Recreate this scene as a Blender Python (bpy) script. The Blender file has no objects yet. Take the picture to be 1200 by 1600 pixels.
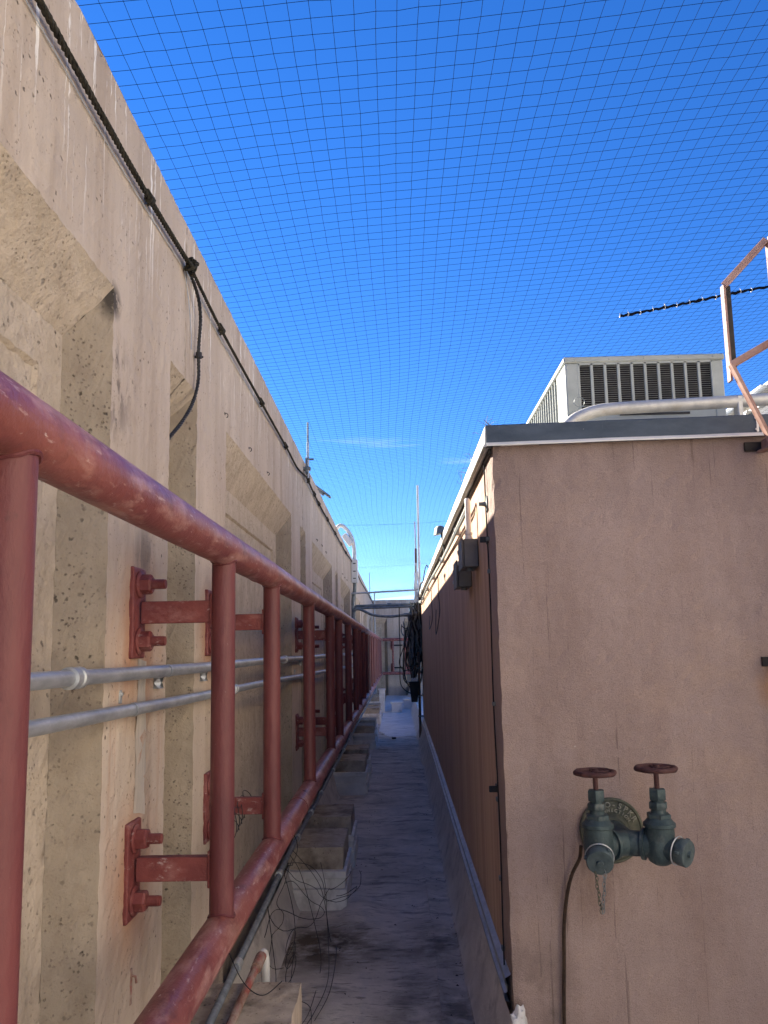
import bpy, bmesh, math, random
import numpy as np
from mathutils import Vector, Matrix, noise
R = math.radians
random.seed(7)
sc = bpy.context.scene
col = sc.collection

# ------------------------------------------------------------------ camera
cd = bpy.data.cameras.new('camera'); cam = bpy.data.objects.new('camera', cd); col.objects.link(cam)
cd.sensor_fit = 'VERTICAL'; cd.sensor_height = 36.0; cd.lens = 36.0 * 1250 / 1600
cd.shift_y = 46 / 1600; cd.clip_start = 0.02; cd.clip_end = 3000
def _cdir(px, py): return Vector((px - 600, -(py - 846), -1250)).normalized()
_Y = _cdir(620, 1014); _Z = _cdir(410, -8450); _Z = (_Z - _Y * _Z.dot(_Y)).normalized(); _X = _Y.cross(_Z)
cam.matrix_world = Matrix((_X, _Y, _Z)).to_4x4()
sc.camera = cam

# ------------------------------------------------------------------ light
SUN_FROM = Vector((-1.0, 1.15, 0.885)).normalized()      # from the far left, low winter sun
SKY = 0.066
world = bpy.data.worlds.new('World'); sc.world = world; world.use_nodes = True
wn = world.node_tree; wn.nodes.clear()
wo = wn.nodes.new('ShaderNodeOutputWorld'); bg = wn.nodes.new('ShaderNodeBackground')
sk = wn.nodes.new('ShaderNodeTexSky'); sk.sky_type = 'NISHITA'; sk.sun_disc = False
sk.sun_elevation = math.asin(SUN_FROM.z); sk.sun_rotation = math.atan2(SUN_FROM.x, SUN_FROM.y)
sk.altitude = 3500; sk.air_density = 1.0; sk.dust_density = 0.0; sk.ozone_density = 3.0
hs = wn.nodes.new('ShaderNodeHueSaturation'); hs.inputs['Saturation'].default_value = 1.29; hs.inputs['Value'].default_value = 1.0; hs.inputs['Hue'].default_value = 0.512
tc = wn.nodes.new('ShaderNodeTexCoord')
mp = wn.nodes.new('ShaderNodeMapping'); mp.inputs['Scale'].default_value = (2.0, 7.0, 22.0); mp.inputs['Rotation'].default_value = (0, R(20), R(15))
nz = wn.nodes.new('ShaderNodeTexNoise'); nz.inputs['Scale'].default_value = 1.6; nz.inputs['Detail'].default_value = 7
cr = wn.nodes.new('ShaderNodeMapRange'); cr.inputs[1].default_value = 0.60; cr.inputs[2].default_value = 0.85; cr.inputs[4].default_value = 0.55
mx = wn.nodes.new('ShaderNodeMix'); mx.data_type = 'RGBA'; mx.inputs[7].default_value = (5.5, 6.2, 7.0, 1)
L = wn.links.new
L(sk.outputs[0], hs.inputs['Color']); L(tc.outputs['Generated'], mp.inputs[0]); L(mp.outputs[0], nz.inputs['Vector'])
spz = wn.nodes.new('ShaderNodeSeparateXYZ'); b1 = wn.nodes.new('ShaderNodeMapRange'); b2 = wn.nodes.new('ShaderNodeMapRange'); m1 = wn.nodes.new('ShaderNodeMath'); m2 = wn.nodes.new('ShaderNodeMath')
b1.inputs[1].default_value = 0.15; b1.inputs[2].default_value = 0.21; b2.inputs[1].default_value = 0.30; b2.inputs[2].default_value = 0.24; m1.operation = m2.operation = 'MULTIPLY'   # cirrus only in a low belt of the sky
L(tc.outputs['Generated'], spz.inputs[0]); L(spz.outputs[2], b1.inputs[0]); L(spz.outputs[2], b2.inputs[0]); L(b1.outputs[0], m1.inputs[0]); L(b2.outputs[0], m1.inputs[1]); L(cr.outputs[0], m2.inputs[0]); L(m1.outputs[0], m2.inputs[1])
L(nz.outputs[0], cr.inputs[0]); L(m2.outputs[0], mx.inputs[0]); L(hs.outputs[0], mx.inputs[6]); L(mx.outputs[2], bg.inputs[0])
bg.inputs[1].default_value = SKY; L(bg.outputs[0], wo.inputs[0])
sd = bpy.data.lights.new('sun', 'SUN'); sd.energy = 5.0; sd.angle = R(0.5); sd.color = (1.0, 0.93, 0.80)
sun = bpy.data.objects.new('sun', sd); col.objects.link(sun); sun.rotation_euler = SUN_FROM.to_track_quat('Z', 'Y').to_euler()
sc.view_settings.view_transform = 'Standard'; sc.view_settings.look = 'None'
sc.view_settings.exposure = 2.15; sc.view_settings.gamma = 1.0; sc.view_settings.use_curve_mapping = False
sc.view_settings.use_white_balance = True; sc.view_settings.white_balance_temperature = 6850; sc.view_settings.white_balance_tint = 10

# ------------------------------------------------------------------ materials
def c4(c): return (c[0], c[1], c[2], 1)
def mat(name, c1, c2, scale=(6, 6, 6), rough=0.85, metal=0.0, detail=8, marks=(), bumps=(), spec=0.3, contrast=(0.35, 0.65), coord='pos', rvar=0.0):
    """marks: (colour, scale3, lo, hi, strength, kind) laid over the base in world space; bumps: (scale3, distance, kind)"""
    m = bpy.data.materials.new(name); m.use_nodes = True; t = m.node_tree; N = t.nodes.new; K = t.links.new
    bs = t.nodes['Principled BSDF']
    bs.inputs['Roughness'].default_value = rough; bs.inputs['Metallic'].default_value = metal; bs.inputs['Specular IOR Level'].default_value = spec
    g = N('ShaderNodeNewGeometry').outputs['Position'] if coord == 'pos' else N('ShaderNodeTexCoord').outputs['Object']
    def tex(s3, kind='noise', det=detail, off=0.0):
        mpn = N('ShaderNodeMapping'); mpn.inputs['Scale'].default_value = s3; mpn.inputs['Location'].default_value = (off, off * 1.7, off * 0.6); K(g, mpn.inputs[0])
        if kind == 'voro':
            n = N('ShaderNodeTexVoronoi'); n.inputs['Scale'].default_value = 1; wn_ = N('ShaderNodeTexNoise'); wn_.inputs['Scale'].default_value = 2.2; wn_.inputs['Detail'].default_value = 3
            K(mpn.outputs[0], wn_.inputs['Vector']); vm = N('ShaderNodeVectorMath'); vm.operation = 'MULTIPLY_ADD'; K(wn_.outputs['Color'], vm.inputs[0]); vm.inputs[1].default_value = (.55, .55, .55); K(mpn.outputs[0], vm.inputs[2]); K(vm.outputs[0], n.inputs['Vector'])
            return n.outputs['Distance']
        n = N('ShaderNodeTexNoise'); n.inputs['Scale'].default_value = 1; n.inputs['Detail'].default_value = det; n.inputs['Roughness'].default_value = 0.62
        K(mpn.outputs[0], n.inputs['Vector']); return n.outputs[0]
    def rng(src, lo, hi, a=0.0, b=1.0):
        r = N('ShaderNodeMapRange'); r.inputs[1].default_value = lo; r.inputs[2].default_value = hi; r.inputs[3].default_value = a; r.inputs[4].default_value = b
        K(src, r.inputs[0]); return r.outputs[0]
    base = tex(scale)
    mixn = N('ShaderNodeMix'); mixn.data_type = 'RGBA'; mixn.inputs[6].default_value = c4(c1); mixn.inputs[7].default_value = c4(c2)
    K(rng(base, *contrast), mixn.inputs[0]); cur = mixn.outputs[2]
    heights = []
    for i, mk in enumerate(marks):
        colr, s3, lo, hi, st = mk[:5]; kind = mk[5] if len(mk) > 5 else 'noise'
        if kind == 'pit':
            v = rng(tex(s3, 'voro'), lo, hi, 1, 0); mk2 = rng(tex(tuple(x * 0.13 for x in s3), off=3.1 + i), 0.42, 0.62)
            mul = N('ShaderNodeMath'); mul.operation = 'MULTIPLY'; K(v, mul.inputs[0]); K(mk2, mul.inputs[1]); f = mul.outputs[0]; heights.append((f, -mk[6]))
        else:
            f = rng(tex(s3, off=5.3 * (i + 1)), lo, hi)
            if kind == 'zband':   # extra (z0, z1): mark fades in between those heights
                sp = N('ShaderNodeSeparateXYZ'); K(g, sp.inputs[0]); zf = rng(sp.outputs[2], mk[6], mk[7])
                mul = N('ShaderNodeMath'); mul.operation = 'MULTIPLY'; K(f, mul.inputs[0]); K(zf, mul.inputs[1]); f = mul.outputs[0]
            if kind == 'blob':    # a stain of its own round one place: extra (x, y, z, radius)
                vd = N('ShaderNodeVectorMath'); vd.operation = 'DISTANCE'; K(g, vd.inputs[0]); vd.inputs[1].default_value = mk[6]
                zf = rng(vd.outputs['Value'], mk[7], mk[7] * 0.35)
                mul = N('ShaderNodeMath'); mul.operation = 'MULTIPLY'; K(f, mul.inputs[0]); K(zf, mul.inputs[1]); f = mul.outputs[0]
        sm = N('ShaderNodeMath'); sm.operation = 'MULTIPLY'; sm.inputs[1].default_value = st; K(f, sm.inputs[0])
        mm = N('ShaderNodeMix'); mm.data_type = 'RGBA'; K(sm.outputs[0], mm.inputs[0]); K(cur, mm.inputs[6]); mm.inputs[7].default_value = c4(colr); cur = mm.outputs[2]
    K(cur, bs.inputs['Base Color'])
    if rvar:
        K(rng(base, 0.3, 0.7, rough - rvar, min(1, rough + rvar)), bs.inputs['Roughness'])
    prev = None
    for s3, d, kind in [(b[0], b[1], b[2] if len(b) > 2 else 'noise') for b in bumps]:
        heights.append((tex(s3, kind, off=9.7), d))
    for h, d in heights:
        b = N('ShaderNodeBump'); b.inputs['Distance'].default_value = abs(d); b.inputs['Strength'].default_value = 1.0; b.invert = d < 0
        K(h, b.inputs['Height'])
        if prev: K(prev, b.inputs['Normal'])
        prev = b.outputs[0]
    if prev: K(prev, bs.inputs['Normal'])
    return m

WX_ = -0.68
concrete = mat('concrete_face', (0.44, 0.362, 0.295), (0.58, 0.485, 0.40), (3, 2.2, 0.8), rough=0.9,
    marks=[((0.30, 0.225, 0.165), (9, 7, 0.7), 0.48, 0.72, 0.55), ((0.66, 0.56, 0.46), (5, 3.5, 0.9), 0.52, 0.66, 0.5),
           ((0.86, 0.84, 0.80), (70, 60, 1.5), 0.60, 0.63, 0.9, 'zband', 0.9, 1.25),
           ((0.42, 0.20, 0.11), (9, 9, 2.5), 0.20, 0.55, 0.75, 'blob', (WX_, 2.12, 0.04), 0.27), ((0.42, 0.20, 0.11), (9, 9, 2.5), 0.20, 0.55, 0.75, 'blob', (WX_, 2.12, -0.56), 0.25),
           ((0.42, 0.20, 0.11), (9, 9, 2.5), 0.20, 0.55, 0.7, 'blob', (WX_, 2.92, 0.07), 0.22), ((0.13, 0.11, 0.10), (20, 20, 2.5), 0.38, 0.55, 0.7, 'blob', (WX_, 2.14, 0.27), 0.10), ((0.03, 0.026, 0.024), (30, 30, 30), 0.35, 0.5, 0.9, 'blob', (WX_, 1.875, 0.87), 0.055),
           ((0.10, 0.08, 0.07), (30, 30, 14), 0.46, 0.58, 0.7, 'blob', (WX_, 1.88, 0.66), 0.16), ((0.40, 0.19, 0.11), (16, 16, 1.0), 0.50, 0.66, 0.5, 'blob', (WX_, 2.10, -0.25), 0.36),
           ((0.25, 0.19, 0.15), (14, 12, 14), 0.60, 0.85, 0.40),
           ((0.055, 0.045, 0.038), (34, 34, 34), 0.09, 0.16, 0.85, 'pit', 0.004),
           ((0.10, 0.08, 0.065), (90, 90, 90), 0.12, 0.22, 0.55, 'pit', 0.0015)],
    bumps=[((28, 28, 28), 0.004), ((120, 120, 120), 0.0012)])
aggregate = mat('concrete_rough', (0.45, 0.375, 0.29), (0.58, 0.49, 0.39), (9, 9, 6), rough=0.95,
    marks=[((0.26, 0.20, 0.15), (22, 22, 22), 0.52, 0.75, 0.5),
           ((0.10, 0.085, 0.07), (30, 30, 30), 0.10, 0.20, 0.7, 'pit', 0.006),
           ((0.16, 0.13, 0.10), (85, 85, 85), 0.14, 0.28, 0.6, 'pit', 0.002)],
    bumps=[((40, 40, 40), 0.009), ((160, 160, 160), 0.002)])
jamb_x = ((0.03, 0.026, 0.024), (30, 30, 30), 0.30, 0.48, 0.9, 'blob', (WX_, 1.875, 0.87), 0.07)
jamb_shade_m = mat('concrete_jamb_shade', (0.27, 0.225, 0.175), (0.36, 0.305, 0.24), (9, 9, 5), rough=0.95,  # recess shade put into the colour: a darker copy of the wall concrete
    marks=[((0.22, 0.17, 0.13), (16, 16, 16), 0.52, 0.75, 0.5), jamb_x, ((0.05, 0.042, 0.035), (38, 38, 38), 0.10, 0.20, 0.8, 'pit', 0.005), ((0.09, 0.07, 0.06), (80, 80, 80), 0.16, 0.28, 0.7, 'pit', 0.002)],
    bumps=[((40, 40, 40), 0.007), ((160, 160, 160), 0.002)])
stucco = mat('stucco', (0.325, 0.246, 0.226), (0.405, 0.315, 0.290), (2.2, 2.2, 1.3), rough=0.95,
    marks=[((0.27, 0.185, 0.155), (5, 5, 0.9), 0.48, 0.72, 0.50), ((0.47, 0.345, 0.27), (1.6, 1.6, 2.4), 0.50, 0.64, 0.50),
           ((0.25, 0.20, 0.20), (1.1, 1.1, 3.0), 0.56, 0.70, 0.35),
           ((0.21, 0.15, 0.135), (330, 330, 330), 0.48, 0.62, 0.55), ((0.10, 0.07, 0.065), (60, 60, 1.0), 0.635, 0.67, 0.55), ((0.16, 0.10, 0.075), (18, 18, 3), 0.35, 0.65, 0.5, 'blob', (0.66, 2.96, -0.84), 0.20), ((0.13, 0.10, 0.09), (8, 8, 8), 0.40, 0.62, 0.6, 'blob', (0.42, 3.0, -1.22), 0.25), ((0.17, 0.125, 0.11), (7, 7, 3), 0.25, 0.6, 0.55, 'zband', 0.45, 0.78),
           ((0.42, 0.20, 0.06), (12, 12, 4), 0.30, 0.55, 0.7, 'blob', (1.40, 2.93, -0.16), 0.13),
           ((0.62, 0.55, 0.47), (26, 26, 26), 0.70, 0.74, 0.7)],
    bumps=[((210, 210, 210), 0.0035), ((14, 14, 14), 0.006)])
siding_m = mat('brushed_siding', (0.46, 0.305, 0.235), (0.60, 0.425, 0.305), (4, 30, 0.35), rough=0.9,
    marks=[((0.24, 0.14, 0.10), (3, 16, 0.5), 0.48, 0.72, 0.55), ((0.17, 0.10, 0.075), (3, 4, 1.4), 0.55, 0.75, 0.4)],
    bumps=[((5, 90, 0.8), 0.006), ((120, 120, 60), 0.001)])
membrane = mat('roof_membrane', (0.48, 0.43, 0.375), (0.70, 0.635, 0.56), (3.0, 4.5, 3), rough=0.88,
    marks=[((0.13, 0.125, 0.125), (4, 9, 4), 0.52, 0.68, 0.7), ((0.12, 0.11, 0.10), (11, 42, 10), 0.56, 0.68, 0.7),
           ((0.36, 0.37, 0.40), (6, 2.2, 6), 0.58, 0.75, 0.5),
           ((0.075, 0.05, 0.025), (9, 9, 9), 0.30, 0.55, 0.92, 'blob', (-0.43, 4.35, -1.52), 0.42),
           ((0.06, 0.045, 0.03), (7, 7, 7), 0.34, 0.62, 0.7, 'blob', (0.26, 4.3, -1.52), 0.42),
           ((0.06, 0.05, 0.04), (8, 8, 8), 0.35, 0.6, 0.7, 'blob', (0.26, 3.5, -1.52), 0.5),
           ((0.04, 0.04, 0.045), (60, 60, 60), 0.64, 0.70, 0.6)],
    bumps=[((12, 18, 12), 0.010), ((260, 260, 260), 0.002)])
flash_m = mat('base_flashing', (0.50, 0.47, 0.44), (0.66, 0.62, 0.58), (4, 3, 4), rough=0.8,
    marks=[((0.16, 0.15, 0.16), (6, 8, 10), 0.52, 0.75, 0.6)], bumps=[((20, 9, 20), 0.006), ((200, 200, 200), 0.001)])
smear_m = mat('mortar_smear', (0.40, 0.36, 0.31), (0.54, 0.48, 0.41), (30, 30, 5), rough=0.9, marks=[((0.30, 0.29, 0.28), (25, 25, 6), 0.5, 0.65, 0.6)], bumps=[((60, 60, 60), 0.002)])
white_coat = mat('white_roof_coat', (0.62, 0.63, 0.64), (0.80, 0.80, 0.80), (4, 7, 4), rough=0.75,
    marks=[((0.26, 0.27, 0.28), (3, 16, 3), 0.56, 0.72, 0.75)], bumps=[((8, 14, 8), 0.012)])
curb_m = mat('curb_sheet', (0.62, 0.60, 0.57), (0.80, 0.78, 0.74), (5, 5, 6), rough=0.75,
    marks=[((0.20, 0.17, 0.14), (7, 7, 4), 0.50, 0.72, 0.65)], bumps=[((10, 10, 10), 0.004)])
stub_m = mat('stub_concrete', (0.36, 0.30, 0.24), (0.52, 0.45, 0.36), (9, 9, 9), rough=0.95,
    marks=[((0.09, 0.07, 0.055), (6, 6, 6), 0.48, 0.68, 0.8), ((0.05, 0.04, 0.035), (45, 45, 45), 0.12, 0.24, 0.8, 'pit', 0.004)],
    bumps=[((35, 35, 35), 0.006)])
red = mat('red_oxide_paint', (0.175, 0.046, 0.048), (0.275, 0.092, 0.082), (7, 3.5, 7), rough=0.46, spec=0.45, rvar=0.12,
    marks=[((0.48, 0.27, 0.235), (24, 7, 24), 0.50, 0.64, 0.60), ((0.56, 0.40, 0.37), (70, 20, 90), 0.60, 0.68, 0.55), ((0.09, 0.03, 0.03), (10, 7, 10), 0.56, 0.70, 0.65),
           ((0.72, 0.64, 0.60), (85, 16, 60), 0.68, 0.71, 0.6), ((0.30, 0.11, 0.06), (5, 2, 5), 0.56, 0.72, 0.45)],
    bumps=[((35, 35, 35), 0.0022), ((9, 9, 9), 0.004)])
red_post = mat('red_oxide_post_paint', (0.105, 0.026, 0.032), (0.165, 0.046, 0.048), (9, 9, 3), rough=0.5, spec=0.4,
    marks=[((0.33, 0.14, 0.12), (30, 30, 5), 0.60, 0.80, 0.5), ((0.62, 0.56, 0.54), (60, 60, 40), 0.70, 0.73, 0.6), ((0.07, 0.025, 0.025), (30, 30, 18), 0.62, 0.74, 0.6)],
    bumps=[((45, 45, 20), 0.003)])
red_dark = mat('red_oxide_paint_soiled', (0.14, 0.034, 0.036), (0.21, 0.058, 0.054), (12, 12, 12), rough=0.55,
    marks=[((0.60, 0.56, 0.55), (30, 30, 55), 0.60, 0.78, 0.8), ((0.42, 0.24, 0.22), (12, 12, 20), 0.52, 0.74, 0.5), ((0.08, 0.03, 0.03), (20, 20, 20), 0.60, 0.78, 0.6)],
    bumps=[((60, 60, 60), 0.003)])
galv = mat('galvanised_steel', (0.36, 0.39, 0.42), (0.52, 0.55, 0.58), (40, 14, 40), rough=0.42, metal=0.55,
    marks=[((0.24, 0.25, 0.26), (12, 8, 12), 0.55, 0.75, 0.55), ((0.70, 0.70, 0.68), (60, 30, 60), 0.64, 0.74, 0.5)], bumps=[((90, 90, 90), 0.0008)])
galv_roof = mat('aged_galvanised_pipe', (0.46, 0.46, 0.44), (0.62, 0.61, 0.57), (14, 10, 14), rough=0.5, metal=0.35,
    marks=[((0.42, 0.35, 0.25), (10, 8, 14), 0.55, 0.75, 0.6)], bumps=[((40, 40, 40), 0.002)])
dark_steel = mat('dark_conduit', (0.13, 0.16, 0.17), (0.24, 0.27, 0.28), (20, 20, 20), rough=0.5, metal=0.4, bumps=[((60, 60, 60), 0.001)])
white_metal = mat('white_painted_metal', (0.62, 0.63, 0.62), (0.78, 0.78, 0.76), (9, 9, 5), rough=0.5,
    marks=[((0.40, 0.34, 0.27), (14, 14, 6), 0.62, 0.78, 0.5)], bumps=[((20, 20, 20), 0.001)])
coping_m = mat('coping_metal', (0.044, 0.062, 0.086), (0.080, 0.105, 0.138), (5, 5, 12), rough=0.5, metal=0.15,
    marks=[((0.32, 0.34, 0.36), (40, 40, 4), 0.63, 0.76, 0.45), ((0.40, 0.38, 0.34), (80, 80, 80), 0.70, 0.74, 0.5)], bumps=[((7, 7, 7), 0.006)])
coping_edge = mat('coping_drip_edge', (0.62, 0.62, 0.60), (0.75, 0.74, 0.70), (10, 10, 10), rough=0.5, metal=0.1)
ac_m = mat('ac_cabinet_paint', (0.34, 0.365, 0.34), (0.44, 0.465, 0.43), (4, 4, 7), rough=0.6,
    marks=[((0.30, 0.31, 0.28), (8, 8, 12), 0.56, 0.78, 0.5)], bumps=[((5, 5, 5), 0.004)])
slat_m = mat('ac_slat_metal', (0.17, 0.175, 0.165), (0.24, 0.245, 0.23), (20, 20, 20), rough=0.6)
ac_dark = mat('ac_coil_dark', (0.012, 0.011, 0.013), (0.025, 0.022, 0.025), (30, 30, 30), rough=0.7)
iron = mat('patina_brass', (0.034, 0.055, 0.064), (0.066, 0.100, 0.108), (26, 26, 18), rough=0.52, metal=0.25,
    marks=[((0.21, 0.215, 0.20), (30, 30, 20), 0.56, 0.74, 0.55), ((0.02, 0.035, 0.04), (18, 18, 18), 0.58, 0.75, 0.7)], bumps=[((140, 140, 140), 0.0018), ((30, 30, 30), 0.002)])
iron_cap = mat('patina_cap', (0.05, 0.075, 0.085), (0.09, 0.125, 0.135), (40, 40, 40), rough=0.6, metal=0.2,
    marks=[((0.16, 0.15, 0.15), (30, 30, 30), 0.56, 0.75, 0.5)], bumps=[((200, 200, 200), 0.001)])
rust_wheel = mat('rusted_wheel_iron', (0.05, 0.022, 0.024), (0.105, 0.046, 0.043), (40, 40, 40), rough=0.7, bumps=[((150, 150, 150), 0.0018)])
letter_m = mat('pale_letter_metal', (0.24, 0.24, 0.20), (0.36, 0.36, 0.31), (60, 60, 60), rough=0.6, metal=0.2)  # letters set lighter than the plate for contrast
plate_m = mat('bronze_plate', (0.065, 0.075, 0.062), (0.13, 0.135, 0.105), (40, 40, 40), rough=0.6, metal=0.3, bumps=[((160, 160, 160), 0.0012)])
rope_m = mat('weathered_rope', (0.016, 0.015, 0.012), (0.055, 0.05, 0.038), (120, 60, 120), rough=0.95, bumps=[((300, 300, 300), 0.002)])
cable_m = mat('black_cable', (0.012, 0.012, 0.014), (0.03, 0.03, 0.034), (30, 30, 30), rough=0.5)
brown_cable = mat('brown_cable', (0.022, 0.014, 0.010), (0.055, 0.033, 0.022), (60, 60, 60), rough=0.75, bumps=[((200, 200, 200), 0.001)])
grey_cable = mat('grey_cable', (0.12, 0.14, 0.17), (0.22, 0.25, 0.29), (30, 30, 30), rough=0.6)
net_m = mat('net_twine', (0.006, 0.007, 0.012), (0.012, 0.013, 0.02), (30, 30, 30), rough=1.0, spec=0.0)
box_m = mat('grey_enclosure', (0.10, 0.108, 0.115), (0.15, 0.158, 0.165), (8, 8, 8), rough=0.5, metal=0.2, bumps=[((30, 30, 30), 0.001)])
black_pl = mat('black_plastic', (0.014, 0.015, 0.018), (0.03, 0.032, 0.036), (12, 12, 12), rough=0.5)
frame_m = mat('faded_pink_frame', (0.27, 0.155, 0.13), (0.43, 0.28, 0.24), (12, 12, 9), rough=0.65,
    marks=[((0.20, 0.09, 0.06), (24, 24, 14), 0.56, 0.74, 0.7), ((0.60, 0.44, 0.38), (30, 30, 16), 0.62, 0.78, 0.5)], bumps=[((50, 50, 50), 0.001)])
frame_in = mat('frame_dark_inner', (0.02, 0.018, 0.018), (0.04, 0.035, 0.032), (20, 20, 20), rough=0.7)  # near-black tone for inner frame faces and small dark parts
seal_m = mat('pale_sealant', (0.52, 0.48, 0.42), (0.66, 0.62, 0.55), (20, 20, 8), rough=0.8)
rusty_pipe = mat('rusty_pipe', (0.22, 0.10, 0.07), (0.40, 0.33, 0.29), (30, 14, 30), rough=0.75, marks=[((0.33, 0.06, 0.05), (18, 8, 18), 0.5, 0.62, 0.8)], bumps=[((60, 60, 60), 0.002)])
cream = mat('cream_paint', (0.60, 0.52, 0.36), (0.70, 0.62, 0.45), (5, 5, 5), rough=0.8)
corrug = mat('corrugated_metal', (0.55, 0.58, 0.62), (0.68, 0.70, 0.73), (5, 5, 5), rough=0.45, metal=0.3)
plastic_w = mat('white_plastic_sheet', (0.55, 0.56, 0.58), (0.72, 0.72, 0.72), (20, 20, 20), rough=0.5, marks=[((0.25, 0.23, 0.2), (30, 30, 30), 0.55, 0.7, 0.6)])
ground_m = mat('city_ground', (0.16, 0.13, 0.10), (0.26, 0.22, 0.17), (0.02, 0.02, 0.02), rough=0.95, bumps=[((0.2, 0.2, 0.2), 0.2)])
brown_post = mat('brown_conduit_paint', (0.13, 0.085, 0.065), (0.20, 0.14, 0.11), (20, 20, 6), rough=0.7)
roof_m = mat('flat_roof_gravel', (0.30, 0.28, 0.25), (0.45, 0.42, 0.38), (8, 8, 8), rough=0.95, bumps=[((80, 80, 80), 0.01)])

bounce_wall_m = mat('pale_bounce_wall', (0.66, 0.60, 0.52), (0.76, 0.70, 0.61), (2, 2, 2), rough=0.95, bumps=[((90, 90, 90), 0.003)])
bounce_terrace_m = mat('bounce_roof_membrane', (0.56, 0.53, 0.48), (0.70, 0.67, 0.61), (2, 2, 2), rough=0.9, bumps=[((20, 20, 20), 0.005)])

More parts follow.
